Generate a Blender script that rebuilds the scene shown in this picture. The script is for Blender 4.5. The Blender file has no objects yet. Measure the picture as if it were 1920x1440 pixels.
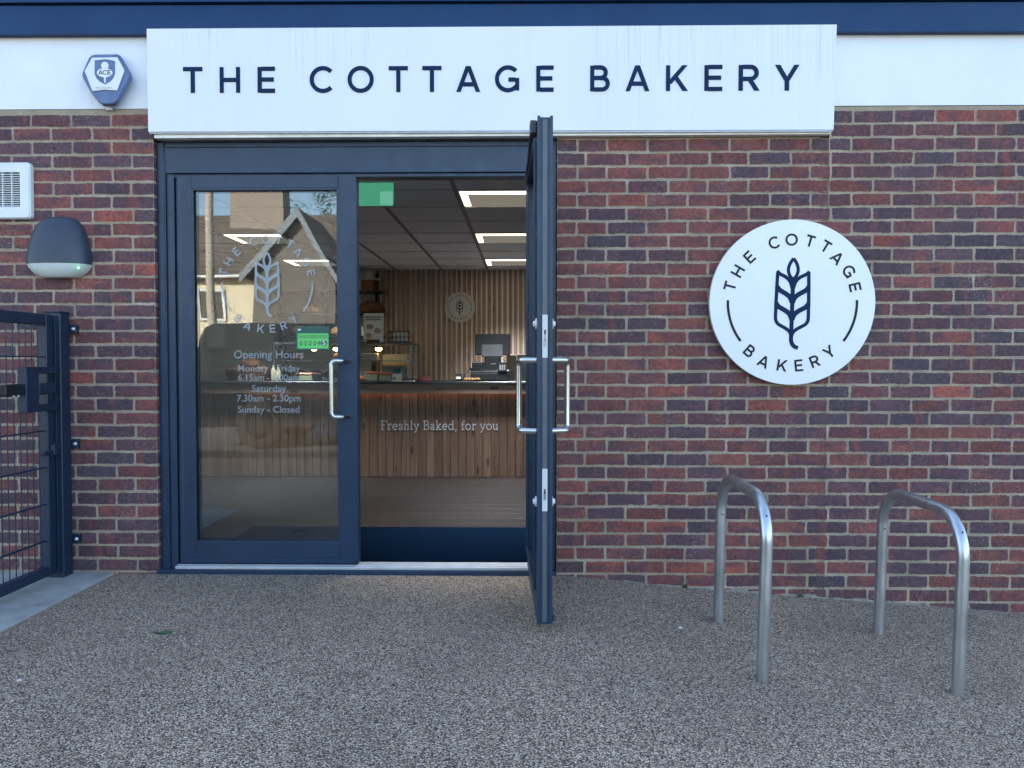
import bpy, bmesh, math, random
from mathutils import Vector, Matrix
random.seed(7)
R = math.radians
SC = bpy.context.scene
COL = SC.collection

# ------------------------------------------------------------------ camera, sky, sun, exposure
CAM = Vector((0.0, -4.31, 1.19))
cam_data = bpy.data.cameras.new('camera'); cam_data.sensor_width = 36; cam_data.lens = 27.04
cam_data.clip_start = 0.05; cam_data.clip_end = 500
camera = bpy.data.objects.new('camera', cam_data); COL.objects.link(camera)
camera.location = CAM; camera.rotation_euler = (R(90 - 1.54), 0, R(1.0))
SC.camera = camera
SUN_EL, SUN_AZ = 26.0, -28.0            # degrees; azimuth from +Y, negative is to the left
world = bpy.data.worlds.new("World"); SC.world = world; world.use_nodes = True
wn = world.node_tree
sky = wn.nodes.new('ShaderNodeTexSky'); sky.sky_type = 'NISHITA'; sky.sun_disc = False
sky.sun_elevation = R(SUN_EL); sky.sun_rotation = R(SUN_AZ)
sky.air_density = 1.0; sky.dust_density = 1.6; sky.ozone_density = 1.0; sky.altitude = 50
wn.links.new(sky.outputs[0], wn.nodes['Background'].inputs[0])
wn.nodes['Background'].inputs[1].default_value = 0.13
sun_data = bpy.data.lights.new('sun', 'SUN'); sun_data.energy = 4.0; sun_data.angle = R(0.5); sun_data.color = (1, .95, .87)
sun = bpy.data.objects.new('sun', sun_data); COL.objects.link(sun); sun.location = (-10, 20, 20)
sd = Vector((math.sin(R(SUN_AZ)) * math.cos(R(SUN_EL)), math.cos(R(SUN_AZ)) * math.cos(R(SUN_EL)), math.sin(R(SUN_EL))))
sun.rotation_euler = sd.to_track_quat('Z', 'Y').to_euler()
SC.view_settings.view_transform = 'Standard'; SC.view_settings.look = 'None'
SC.view_settings.exposure = 2.35; SC.view_settings.gamma = 1
SC.render.engine = 'CYCLES'
SC.cycles.transparent_max_bounces = 40; SC.cycles.max_bounces = 10; SC.cycles.diffuse_bounces = 5
SC.cycles.caustics_reflective = False; SC.cycles.caustics_refractive = False
SC.cycles.sample_clamp_indirect = 6
try:
    SC.cycles.use_denoising = True; SC.cycles.denoiser = 'OPENIMAGEDENOISE'
    SC.cycles.denoising_input_passes = 'RGB_ALBEDO_NORMAL'
except Exception:
    pass

def ray(px, py):
    F = 1442.0; yaw, p = R(1.0), R(1.54)
    u = (px - 960) / F; v = -(py - 720) / F
    fy = math.cos(p) + v * math.sin(p); fz = -math.sin(p) + v * math.cos(p)
    return Vector((u * math.cos(yaw) - fy * math.sin(yaw), u * math.sin(yaw) + fy * math.cos(yaw), fz))
def at(px, py, Y):                      # the point of the plane y = Y seen at a photo pixel
    d = ray(px, py); return CAM + d * ((Y - CAM.y) / d.y)
def atz(px, py, Z):
    d = ray(px, py); return CAM + d * ((Z - CAM.z) / d.z)

# ------------------------------------------------------------------ materials
MATS = {}
class NT:
    def __init__(s, name):
        s.m = bpy.data.materials.new(name); s.m.use_nodes = True
        s.t = s.m.node_tree; s.b = s.t.nodes['Principled BSDF']; s.out = s.t.nodes['Material Output']
        s.tc = None
    def n(s, typ, **kw):
        nd = s.t.nodes.new(typ)
        for k, v in kw.items():
            if k.startswith('i_'):
                nd.inputs[k[2:].replace('_', ' ')].default_value = v
            else: setattr(nd, k, v)
        return nd
    def l(s, a, b): s.t.links.new(a, b)
    def coord(s, scale=(1, 1, 1), kind='Object'):
        tc = s.n('ShaderNodeTexCoord'); mp = s.n('ShaderNodeMapping'); mp.inputs['Scale'].default_value = scale
        if kind == 'World':
            g = s.n('ShaderNodeNewGeometry'); s.l(g.outputs['Position'], mp.inputs['Vector'])
        else: s.l(tc.outputs[kind], mp.inputs['Vector'])
        return mp.outputs[0]
    def noise(s, scale, detail=4, rough=.55, vec=None):
        nd = s.n('ShaderNodeTexNoise'); nd.inputs['Scale'].default_value = scale
        nd.inputs['Detail'].default_value = detail; nd.inputs['Roughness'].default_value = rough
        s.l(vec if vec is not None else s.coord(kind='World'), nd.inputs['Vector']); return nd.outputs['Fac']
    def ramp(s, fac, stops, interp='LINEAR'):
        r = s.n('ShaderNodeValToRGB'); r.color_ramp.interpolation = interp
        e = r.color_ramp.elements
        while len(e) < len(stops): e.new(0.5)
        for k, (p, c) in enumerate(stops):
            e[k].position = p
            if isinstance(c, (int, float)): c = (c, c, c)
            e[k].color = (*c, 1)
        s.l(fac, r.inputs[0]); return r.outputs[0]
    def mix(s, fac, a, b, mode='MIX'):
        m = s.n('ShaderNodeMix', data_type='RGBA', blend_type=mode)
        for v, idx in ((fac, 0), (a, 6), (b, 7)):
            if hasattr(v, 'is_output'): s.l(v, m.inputs[idx])
            elif isinstance(v, (int, float)): m.inputs[idx].default_value = v if idx == 0 else (v, v, v, 1)
            else: m.inputs[idx].default_value = (*v, 1)
        return m.outputs[2]
    def math(s, op, a, b=0.0):
        m = s.n('ShaderNodeMath', operation=op)
        for v, idx in ((a, 0), (b, 1)):
            if hasattr(v, 'is_output'): s.l(v, m.inputs[idx])
            else: m.inputs[idx].default_value = v
        return m.outputs[0]
    def bump(s, h, strength=.3, dist=.002):
        b = s.n('ShaderNodeBump'); b.inputs['Strength'].default_value = strength; b.inputs['Distance'].default_value = dist
        s.l(h, b.inputs['Height']); s.l(b.outputs[0], s.b.inputs['Normal'])
    def base(s, c):
        if hasattr(c, 'is_output'): s.l(c, s.b.inputs['Base Color'])
        else: s.b.inputs['Base Color'].default_value = (*c, 1)
    def set(s, rough=None, metal=None, spec=None):
        if rough is not None:
            if hasattr(rough, 'is_output'): s.l(rough, s.b.inputs['Roughness'])
            else: s.b.inputs['Roughness'].default_value = rough
        if metal is not None: s.b.inputs['Metallic'].default_value = metal
        if spec is not None: s.b.inputs['Specular IOR Level'].default_value = spec

def pmat(name, col, rough=.5, metal=0, var=.12, scale=9, bump=0, bscale=80, spec=None):
    t = NT(name); f = t.noise(scale, 5, .6)
    lo = tuple(c * (1 - var) for c in col); hi = tuple(min(1, c * (1 + var)) for c in col)
    t.base(t.ramp(f, [(.3, lo), (.7, hi)])); t.set(None, metal, spec)
    t.set(t.ramp(t.noise(scale * 3, 3), [(.3, max(0, rough - .06)), (.7, min(1, rough + .06))]))
    if bump: t.bump(t.noise(bscale, 3), bump)
    MATS[name] = t.m; return t.m

def emat(name, col, strength, var=0.0):
    t = NT(name); t.t.nodes.remove(t.b)
    e = t.n('ShaderNodeEmission'); e.inputs[1].default_value = strength
    f = t.noise(6, 2); c = t.ramp(f, [(0, tuple(x * (1 - var) for x in col)), (1, col)])
    t.l(c, e.inputs[0]); t.l(e.outputs[0], t.out.inputs[0]); MATS[name] = t.m; return t.m

def glass(name, tint=(.93, .96, .96), ior=1.5, gain=1.0):
    t = NT(name); t.t.nodes.remove(t.b)
    g = t.n('ShaderNodeNewGeometry')
    i = t.n('ShaderNodeMapRange'); i.inputs['To Min'].default_value = ior; i.inputs['To Max'].default_value = 1 / ior
    t.l(g.outputs['Backfacing'], i.inputs['Value'])
    fr = t.n('ShaderNodeFresnel'); t.l(i.outputs[0], fr.inputs[0])
    tr = t.n('ShaderNodeBsdfTransparent'); tr.inputs[0].default_value = (*tint, 1)
    gl = t.n('ShaderNodeBsdfGlossy'); gl.inputs['Roughness'].default_value = 0.0; gl.inputs[0].default_value = (1, 1, 1, 1)
    bp = t.n('ShaderNodeBump'); bp.inputs['Strength'].default_value = .03; bp.inputs['Distance'].default_value = .02
    t.l(t.noise(2.2, 1), bp.inputs['Height']); t.l(bp.outputs[0], gl.inputs['Normal'])
    m = t.n('ShaderNodeMixShader'); t.l(t.math('MULTIPLY', fr.outputs[0], gain), m.inputs[0]); t.l(tr.outputs[0], m.inputs[1]); t.l(gl.outputs[0], m.inputs[2])
    t.l(m.outputs[0], t.out.inputs[0]); MATS[name] = t.m; return t.m

def brick_mat():
    t = NT('brick'); a = t.n('ShaderNodeAttribute', attribute_name='brick_tone').outputs['Color']
    v = t.coord(kind='World')
    big = t.noise(9, 3, .5, t.coord((.6, 1, 1.6), 'World'))
    c = t.mix(t.ramp(big, [(.46, 0), (.62, .68)]), a, (.105, .070, .090))
    fl = t.noise(7, 2, .5, t.coord((1.6, 1, .5), 'World'))
    c = t.mix(t.ramp(fl, [(.57, 0), (.66, .6)]), c, (.32, .09, .068))
    fine = t.noise(160, 4, .7, v)
    c = t.mix(t.ramp(fine, [(.3, .5), (.65, 0)]), c, (.06, .042, .052))
    vo = t.n('ShaderNodeTexVoronoi'); vo.inputs['Scale'].default_value = 48; t.l(v, vo.inputs['Vector'])
    spots = t.math('MULTIPLY', t.ramp(vo.outputs['Distance'], [(.13, 1), (.24, 0)]), t.ramp(t.noise(14, 2, .5, v), [(.50, 0), (.58, .9)]))
    c = t.mix(spots, c, (.014, .014, .024))
    mid = t.noise(42, 5, .7, v)
    c = t.mix(t.ramp(mid, [(.38, .8), (.56, 0)]), c, t.mix(.5, c, (.04, .03, .04)))
    c = t.mix(t.ramp(mid, [(.56, 0), (.72, .5)]), c, (.27, .14, .12))
    lime = t.math('MULTIPLY', t.ramp(t.noise(110, 4, .75, v), [(.56, 0), (.68, 1)]), t.ramp(t.noise(3.3, 3, .6, v), [(.50, 0), (.68, .75)]))
    c = t.mix(lime, c, (.46, .41, .36))
    at2 = t.n('ShaderNodeAttribute', attribute_name='brick_tone').outputs['Alpha']
    smear = t.math('ADD', at2, t.math('MULTIPLY', t.math('SUBTRACT', t.noise(62, 5, .7, v), .5), 2.6))
    c = t.mix(t.ramp(smear, [(.74, 0), (.92, .92)]), c, t.mix(t.noise(30, 3, .6, v), (.34, .26, .175), (.58, .465, .33)))
    t.base(c); t.set(t.ramp(fine, [(.3, .72), (.7, .92)]), 0, .25)
    t.bump(t.math('ADD', t.noise(240, 4, .7, v), t.math('MULTIPLY', t.noise(40, 3, .6, v), 1.5)), .55, .003)
    MATS['brick'] = t.m
def mortar_mat():
    t = NT('mortar'); v = t.coord(kind='World')
    c = t.ramp(t.noise(5, 4, .6, v), [(.3, (.31, .25, .18)), (.55, (.45, .372, .275)), (.75, (.62, .525, .41))])
    c = t.mix(t.ramp(t.noise(140, 3, .7, v), [(.35, .5), (.6, 0)]), c, (.20, .17, .14))
    t.base(c); t.set(.95, 0, .2); t.bump(t.math('ADD', t.noise(260, 4, .7, v), t.noise(60, 3, .6, v)), .8, .004); MATS['mortar'] = t.m
def aggregate_mat():
    t = NT('aggregate'); v = t.coord(kind='World')
    dn = t.n('ShaderNodeTexNoise'); dn.inputs['Scale'].default_value = 60; t.l(v, dn.inputs['Vector'])
    vd = t.mix(.006, v, dn.outputs['Color'], 'ADD')
    def vor(sc):
        a = t.n('ShaderNodeTexVoronoi'); a.inputs['Scale'].default_value = sc; t.l(vd, a.inputs['Vector']); return a
    a = vor(200)
    sep = t.n('ShaderNodeSeparateColor'); t.l(a.outputs['Color'], sep.inputs[0])
    pal = [(0, (.080, .064, .056)), (.16, (.24, .168, .125)), (.32, (.52, .365, .25)), (.50, (.66, .485, .345)), (.64, (.32, .24, .19)), (.76, (.82, .635, .465)), (.91, (.95, .80, .64))]
    c = t.ramp(sep.outputs[0], pal, 'CONSTANT')
    c = t.mix(t.ramp(a.outputs['Distance'], [(.50, 0), (.80, .85)]), c, (.045, .038, .036))
    c = t.mix(t.ramp(t.noise(1.1, 4, .6, v), [(.3, .30), (.7, 0)]), c, (.09, .078, .07))
    t.base(c); t.set(t.ramp(sep.outputs[1], [(0, .6), (1, .95)]), 0, .15)
    inv = t.math('SUBTRACT', 1.0, a.outputs['Distance'])
    h = t.math('ADD', inv, t.math('MULTIPLY', sep.outputs[2], .6))
    t.bump(h, .75, .005); MATS['aggregate'] = t.m
def streak_mat():
    t = NT('sign_white')
    c1 = t.noise(1.0, 2, .5, t.coord((42, 0, .16), 'World')); lines = t.ramp(c1, [(.492, 0), (.5, 1), (.508, 0)])
    c2 = t.noise(1.0, 2, .5, t.coord((95, 0, .25), 'World')); lines2 = t.ramp(c2, [(.49, 0), (.5, .7), (.51, 0)])
    area = t.ramp(t.noise(1.0, 2, .5, t.coord((2.1, 0, .1), 'World')), [(.42, 0), (.62, 1)])
    g = t.n('ShaderNodeNewGeometry'); sp = t.n('ShaderNodeSeparateXYZ'); t.l(g.outputs['Position'], sp.inputs[0])
    reach = t.noise(1.0, 1, .5, t.coord((30, 0, 0), 'World'))
    mr = t.n('ShaderNodeMapRange'); t.l(sp.outputs[2], mr.inputs[0]); mr.inputs[1].default_value = 2.50; mr.inputs[2].default_value = 3.06
    top = t.ramp(t.math('ADD', mr.outputs[0], t.math('MULTIPLY', reach, .8)), [(.75, .25), (1.0, 1)])
    f = t.math('MULTIPLY', t.math('MULTIPLY', t.math('MAXIMUM', lines, lines2), top), t.math('ADD', area, .12))
    base = t.ramp(t.noise(1.6, 4, .6), [(.3, (.74, .75, .76)), (.7, (.80, .80, .80))])
    t.base(t.mix(t.math('MULTIPLY', f, .55), base, (.28, .30, .33))); t.set(.32, 0, .5); MATS['sign_white'] = t.m
def wood_mat(name, lo, mid, hi, rough=.5, axis=2):
    t = NT(name); a = t.n('ShaderNodeAttribute', attribute_name='brick_tone').outputs['Color']
    sc = [14, 14, 14]; sc[axis] = .9
    oi = t.n('ShaderNodeObjectInfo')
    ad = t.n('ShaderNodeVectorMath', operation='ADD'); t.l(t.coord(tuple(sc), 'World'), ad.inputs[0]); 
    sclr = t.n('ShaderNodeVectorMath', operation='SCALE'); t.l(a, sclr.inputs[0]); sclr.inputs['Scale'].default_value = 37
    t.l(sclr.outputs[0], ad.inputs[1])
    g = t.noise(1.6, 6, .65, ad.outputs[0])
    c = t.ramp(g, [(.3, lo), (.5, mid), (.72, hi)])
    sc2 = [11, 11, 11]; sc2[axis] = 3.2
    vo = t.n('ShaderNodeTexVoronoi'); vo.inputs['Scale'].default_value = 1.0
    ad2 = t.n('ShaderNodeVectorMath', operation='ADD'); t.l(t.coord(tuple(sc2), 'World'), ad2.inputs[0]); t.l(sclr.outputs[0], ad2.inputs[1])
    t.l(ad2.outputs[0], vo.inputs['Vector'])
    c = t.mix(t.ramp(vo.outputs['Distance'], [(.09, .85), (.2, 0)]), c, tuple(x * .35 for x in lo))
    sepc = t.n('ShaderNodeSeparateColor'); t.l(a, sepc.inputs[0])
    c = t.mix(t.ramp(sepc.outputs[0], [(0, .38), (1, 0)]), c, tuple(x * .45 for x in lo))
    t.base(c); t.set(rough, 0, .35); t.bump(g, .25, .001); MATS[name] = t.m
def galv_mat():
    t = NT('galvanised'); v = t.coord(kind='World')
    f = t.noise(16, 5, .65, t.coord((1, 1, .22), 'World')); g = t.noise(70, 3, .6, t.coord((1, 1, .5), 'World'))
    c = t.mix(t.ramp(f, [(.35, 0), (.65, 1)]), (.44, .47, .50), (.60, .63, .65))
    c = t.mix(t.ramp(g, [(.55, 0), (.75, .35)]), c, (.34, .36, .38))
    t.base(c); t.set(t.ramp(f, [(.3, .27), (.7, .38)]), .92); MATS['galvanised'] = t.m
def tile_mat():
    t = NT('roof_tile'); v = t.coord((1, 1, 1), 'World')
    w = t.n('ShaderNodeTexBrick'); w.inputs['Scale'].default_value = 1.0; w.inputs['Brick Width'].default_value = .32; w.inputs['Row Height'].default_value = .24
    w.inputs['Mortar Size'].default_value = .02; w.inputs['Color1'].default_value = (.13, .10, .085, 1); w.inputs['Color2'].default_value = (.085, .066, .058, 1); w.inputs['Mortar'].default_value = (.02, .015, .012, 1)
    mp = t.n('ShaderNodeMapping'); mp.inputs['Rotation'].default_value = (R(90), 0, 0); g = t.n('ShaderNodeNewGeometry'); t.l(g.outputs['Position'], mp.inputs['Vector']); t.l(mp.outputs[0], w.inputs['Vector'])
    c = t.mix(t.ramp(t.noise(1.3, 4, .6, v), [(.35, 0), (.7, .6)]), w.outputs['Color'], (.13, .11, .085))
    t.base(c); t.set(.9); MATS['roof_tile'] = t.m
brick_mat(); mortar_mat(); aggregate_mat(); streak_mat(); galv_mat(); tile_mat()
wood_mat('counter_wood', (.17, .102, .070), (.28, .178, .122), (.38, .252, .178))
wood_mat('beam_wood', (.19, .125, .09), (.29, .20, .145), (.38, .27, .20), axis=0)
wood_mat('slat_wood', (.31, .20, .14), (.41, .28, .20), (.50, .36, .265), .6)
wood_mat('floor_wood', (.014, .0125, .013), (.021, .0185, .019), (.028, .0245, .025), .42, axis=0)
pmat('navy', (.010, .032, .070), .40, 0, .16, 7)
pmat('navy_trim', (.006, .040, .118), .5, 0, .10, 3, spec=.25)
pmat('navy_dark', (.009, .025, .055), .42, 0, .12, 9)
pmat('navy_letter', (.005, .022, .070), .6, 0, .08, 6, spec=.15)
pmat('gasket', (.012, .014, .018), .6, 0, .2, 20)
pmat('anodised', (.30, .31, .33), .38, .8, .1, 30)
pmat('sill_silver', (.60, .62, .64), .5, .6, .06, 5)
pmat('stainless', (.60, .61, .61), .27, 1.0, .02, .7)
pmat('white_board', (.78, .80, .82), .45, 0, .04, 3)
pmat('cream_board', (.84, .80, .70), .6, 0, .14, 8, .2, 60)
pmat('disc_white', (.80, .81, .82), .3, 0, .006, 2)
pmat('charcoal', (.018, .020, .026), .55, 0, .10, 12, spec=.2)
pmat('vinyl', (.70, .74, .76), .7, 0, .03, 5)
pmat('concrete', (.36, .36, .34), .9, 0, .22, 6, .5, 140)
pmat('plastic_white', (.74, .76, .76), .4, 0, .05, 8)
pmat('plastic_dark', (.03, .045, .07), .45, 0, .1, 10)
pmat('lens_frost', (.62, .68, .66), .3, 0, .06, 12)
pmat('black_plastic', (.012, .014, .018), .4, 0, .15, 15)
pmat('black_metal', (.016, .018, .022), .45, .2, .15, 15)
pmat('grey_metal', (.10, .11, .125), .45, .3, .1, 15)
pmat('mat_fibre', (.003, .009, .022), 1.0, 0, .5, 260, .9, 420, spec=0.0)
pmat('stone_top', (.020, .022, .026), .3, 0, .2, 30)
pmat('ceiling_tile', (.84, .85, .87), .9, 0, .05, 30, .3, 200)
pmat('grid_dark', (.16, .165, .18), .5, 0, .05, 10)
pmat('plaster', (.58, .57, .56), .9, 0, .05, 2)
pmat('plaster_white', (.62, .60, .57), .85, 0, .04, 3)
pmat('bread', (.26, .125, .045), .7, 0, .35, 25, .5, 60)
pmat('bread_dark', (.15, .062, .024), .7, 0, .35, 25, .5, 60)
pmat('orange_wrap', (.62, .18, .075), .4, 0, .2, 20)
pmat('pack_green', (.34, .36, .24), .5, 0, .2, 18)
emat('green_acrylic', (.16, .78, .46), .085, .12)
pmat('sticker_green', (.15, .60, .14), .5, 0, .05, 6)
pmat('paper', (.66, .66, .64), .7, 0, .05, 8)
pmat('card_box', (.56, .52, .47), .8, 0, .08, 9)
pmat('food_print', (.34, .25, .17), .6, 0, .5, 45)
pmat('print_grey', (.16, .16, .17), .7, 0, .1, 20)
pmat('yellow_card', (.62, .50, .08), .6, 0, .1, 10)
pmat('leaflet_green', (.03, .10, .08), .6, 0, .2, 14)
pmat('maroon', (.10, .022, .028), .85, 0, .25, 30, .4, 120)
pmat('wicker', (.16, .075, .035), .8, 0, .35, 60, .7, 140)
pmat('bottle_milk', (.42, .39, .27), .3, 0, .06, 8)
pmat('shield_blue', (.09, .15, .29), .4, 0, .2, 12)
pmat('steel_bolt', (.6, .62, .64), .35, .9, .1, 30)
pmat('leaf_green', (.05, .10, .035), .7, 0, .3, 30)
pmat('pale_stone', (.55, .55, .52), .7, 0, .2, 40)
pmat('grit_stone', (.30, .28, .26), .8, 0, .3, 90)
pmat('slat_white', (.82, .79, .75), .8, 0, .03, 3)
emat('green_pale', (.30, .95, .66), .095, .05)
pmat('bottle_grey', (.20, .20, .19), .25, 0, .06, 8)
pmat('cement', (.25, .225, .18), .95, 0, .4, 30, .6, 160)
pmat('black_matt', (.012, .014, .018), .8, 0, .15, 15, spec=.1)
pmat('asphalt', (.06, .06, .062), .9, 0, .2, 3, .4, 160)
pmat('render_cream', (.62, .54, .40), .95, 0, .12, 5, .7, 60)
pmat('render_grey', (.30, .31, .32), .95, 0, .1, 4)
pmat('chimney_brick', (.25, .21, .18), .95, 0, .25, 9, .6, 30)
pmat('tile_hung_shaded', (.13, .115, .105), .9, 0, .25, 8, .5, 30)  # gable cladding darkened: its shade is put into the colour
pmat('barge_shaded', (.17, .19, .22), .7, 0, .1, 5)  # blue-grey stands for shade on the pale bargeboards
pmat('barge', (.62, .64, .66), .6, 0, .05, 5)
pmat('dark_pane', (.02, .025, .03), .15, 0, .1, 4)
pmat('timber_pole', (.38, .33, .27), .85, 0, .15, 8)
pmat('bark', (.09, .065, .05), .9, 0, .3, 12)
pmat('roof_felt', (.08, .08, .085), .95, 0, .15, 5)
pmat('outer_block', (.30, .24, .21), .95, 0, .15, 6)
emat('led_panel', (1.0, .88, .62), 1.6)
emat('led_soft', (1.0, .90, .72), .045, .1)
emat('led_amber', (1.0, .42, .13), .9)
emat('lamp_warm', (1.0, .66, .22), 7.0)
emat('led_green', (.1, 1.0, .25), 2.0)
def frost():
    t = NT('frosted_vinyl'); t.base((.50, .54, .57)); t.set(.8, 0, .3)
    tr = t.n('ShaderNodeBsdfTransparent'); mx = t.n('ShaderNodeMixShader')
    t.l(t.ramp(t.noise(40, 3), [(.3, .40), (.7, .48)]), mx.inputs[0]); t.l(tr.outputs[0], mx.inputs[1]); t.l(t.b.outputs[0], mx.inputs[2]); t.l(mx.outputs[0], t.out.inputs[0]); MATS['frosted_vinyl'] = t.m
frost()
glass('door_glass', (.92, .95, .95), 1.5, 1.35); glass('case_glass', (.96, .97, .97), 1.35)

# ------------------------------------------------------------------ mesh helpers
def wmat(o):
    m = o.matrix_basis.copy()
    while o.parent: o = o.parent; m = o.matrix_basis @ m
    return m
class M:
    def __init__(s): s.v = []; s.f = []; s.sm = []; s.mi = []; s.tone = None; s.cur = 0; s.tones = []
    def add(s, verts, faces, smooth=False):
        b = len(s.v); s.v += [Vector(p) for p in verts]; s.tones += [s.tone or (1, 1, 1)] * len(verts)
        for f in faces: s.f.append(tuple(i + b for i in f)); s.sm.append(smooth); s.mi.append(s.cur)
        return s
    def box(s, x0, x1, y0, y1, z0, z1, bev=0.0, T=None):
        a, b_ = (min(x0, x1), min(y0, y1), min(z0, z1)), (max(x0, x1), max(y0, y1), max(z0, z1))
        bev = min(bev, *[(b_[k] - a[k]) * .45 for k in range(3)])
        if bev <= 0:
            vs = [Vector((x, y, z)) for x in (a[0], b_[0]) for y in (a[1], b_[1]) for z in (a[2], b_[2])]
            fs = [(0, 1, 3, 2), (4, 6, 7, 5), (0, 4, 5, 1), (2, 3, 7, 6), (0, 2, 6, 4), (1, 5, 7, 3)]
        else:
            vs, ix = [], {}
            for c in range(8):
                sg = (c >> 2 & 1, c >> 1 & 1, c & 1)
                for ax in range(3):
                    p = []
                    for k in range(3):
                        e = b_[k] if sg[k] else a[k]
                        if k != ax: e += -bev if sg[k] else bev
                        p.append(e)
                    ix[c, ax] = len(vs); vs.append(Vector(p))
            fs = []
            bit = (4, 2, 1)
            for ax in range(3):
                o1, o2 = [k for k in range(3) if k != ax]
                for sgn in (0, bit[ax]):
                    q = [sgn, sgn | bit[o1], sgn | bit[o1] | bit[o2], sgn | bit[o2]]
                    fs.append(tuple(ix[c, ax] for c in q))
                for q1 in (0, bit[o1]):
                    for q2 in (0, bit[o2]):
                        c0 = q1 | q2; c1 = c0 | bit[ax]
                        fs.append((ix[c0, o1], ix[c1, o1], ix[c1, o2], ix[c0, o2]))
            for c in range(8): fs.append(tuple(ix[c, ax] for ax in range(3)))
        if T is not None: vs = [T @ p for p in vs]
        return s.add(vs, fs)
    def tube(s, pts, r, seg=12, caps=True, smooth=True):
        pts = [Vector(p) for p in pts]; n = len(pts); rs = r if isinstance(r, (list, tuple)) else [r] * n
        t0 = (pts[1] - pts[0]).normalized(); up = Vector((0, 0, 1)) if abs(t0.z) < .9 else Vector((1, 0, 0))
        nrm = t0.cross(up).normalized(); vs = []; fs = []
        for i in range(n):
            t = ((pts[min(i + 1, n - 1)] - pts[i]).normalized() + (pts[i] - pts[max(i - 1, 0)]).normalized()).normalized()
            nrm = (nrm - t * nrm.dot(t)).normalized(); bn = t.cross(nrm)
            for k in range(seg):
                a = 2 * math.pi * k / seg; vs.append(pts[i] + (nrm * math.cos(a) + bn * math.sin(a)) * rs[i])
        for i in range(n - 1):
            for k in range(seg):
                k2 = (k + 1) % seg; fs.append((i * seg + k, i * seg + k2, (i + 1) * seg + k2, (i + 1) * seg + k))
        s.add(vs, fs, smooth)
        if caps: s.add([vs[k] for k in range(seg)], [tuple(range(seg))]); s.add([vs[(n - 1) * seg + k] for k in range(seg)], [tuple(range(seg))])
        return s
    def prism(s, poly, fr, d0, d1, taper=1.0):       # polygon in a frame, extruded along its normal
        n = len(poly); cx = sum(p[0] for p in poly) / n; cy = sum(p[1] for p in poly) / n
        a = [fr(u, v, d0) for u, v in poly]; b = [fr(cx + (u - cx) * taper, cy + (v - cy) * taper, d1) for u, v in poly]
        return s.add(a + b, [tuple(range(n)), tuple(range(2 * n - 1, n - 1, -1))] + [(i, (i + 1) % n, n + (i + 1) % n, n + i) for i in range(n)])
    def ribbon(s, pts, w, fr, d0, d1, closed=False):
        P = [Vector((p[0], p[1])) for p in pts]; n = len(P); L = []; Rr = []
        for i in range(n):
            a = P[i - 1] if (closed or i) else None; b = P[(i + 1) % n] if (closed or i < n - 1) else None
            d1_ = (P[i] - a).normalized() if a is not None else None; d2_ = (b - P[i]).normalized() if b is not None else None
            if d1_ is None: d1_ = d2_
            if d2_ is None: d2_ = d1_
            n1 = Vector((-d1_.y, d1_.x)); n2 = Vector((-d2_.y, d2_.x)); m = n1 + n2
            if m.length < 1e-4: m = n1
            m.normalize(); k = 1 / max(.45, m.dot(n1)); L.append(P[i] + m * (w / 2 * k)); Rr.append(P[i] - m * (w / 2 * k))
        vs = [fr(p.x, p.y, d1) for p in L] + [fr(p.x, p.y, d1) for p in Rr] + [fr(p.x, p.y, d0) for p in L] + [fr(p.x, p.y, d0) for p in Rr]
        fs = []; cnt = n if closed else n - 1
        for i in range(cnt):
            j = (i + 1) % n
            fs += [(i, j, n + j, n + i), (2 * n + i, 3 * n + i, 3 * n + j, 2 * n + j), (i, 2 * n + i, 2 * n + j, j), (n + i, n + j, 3 * n + j, 3 * n + i)]
        if not closed: fs += [(0, n, 3 * n, 2 * n), (n - 1, 3 * n - 1, 4 * n - 1, 2 * n - 1)]
        return s.add(vs, fs)
    def lathe(s, prof, c, seg=20, ax=(0, 0, 1), smooth=True):   # prof: (radius, height)
        ax = Vector(ax).normalized(); q = Vector((0, 0, 1)).rotation_difference(ax); c = Vector(c); vs = []; fs = []
        for r, h in prof:
            for k in range(seg):
                a = 2 * math.pi * k / seg; vs.append(c + q @ Vector((r * math.cos(a), r * math.sin(a), h)))
        n = len(prof)
        for i in range(n - 1):
            for k in range(seg):
                k2 = (k + 1) % seg; fs.append((i * seg + k, i * seg + k2, (i + 1) * seg + k2, (i + 1) * seg + k))
        s.add(vs, fs, smooth)
        s.add([vs[k] for k in range(seg)], [tuple(range(seg))]); s.add([vs[(n - 1) * seg + k] for k in range(seg)], [tuple(range(seg))]); return s
    def blob(s, c, rx, ry, rz, j=.08, seg=14, rings=9, flat=True):
        vs = []; fs = []; c = Vector(c); ph = random.random() * 9
        for i in range(rings + 1):
            th = math.pi * i / rings
            for k in range(seg):
                a = 2 * math.pi * k / seg; w = 1 + j * math.sin(3 * a + ph + 2 * th) + j * .6 * math.sin(5 * th + ph + a)
                z = math.cos(th) * rz * w
                if flat and z < -rz * .55: z = -rz * .55
                vs.append(c + Vector((math.sin(th) * math.cos(a) * rx * w, math.sin(th) * math.sin(a) * ry * w, z)))
        for i in range(rings):
            for k in range(seg):
                k2 = (k + 1) % seg; fs.append((i * seg + k, (i + 1) * seg + k, (i + 1) * seg + k2, i * seg + k2))
        return s.add(vs, fs, True)
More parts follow.
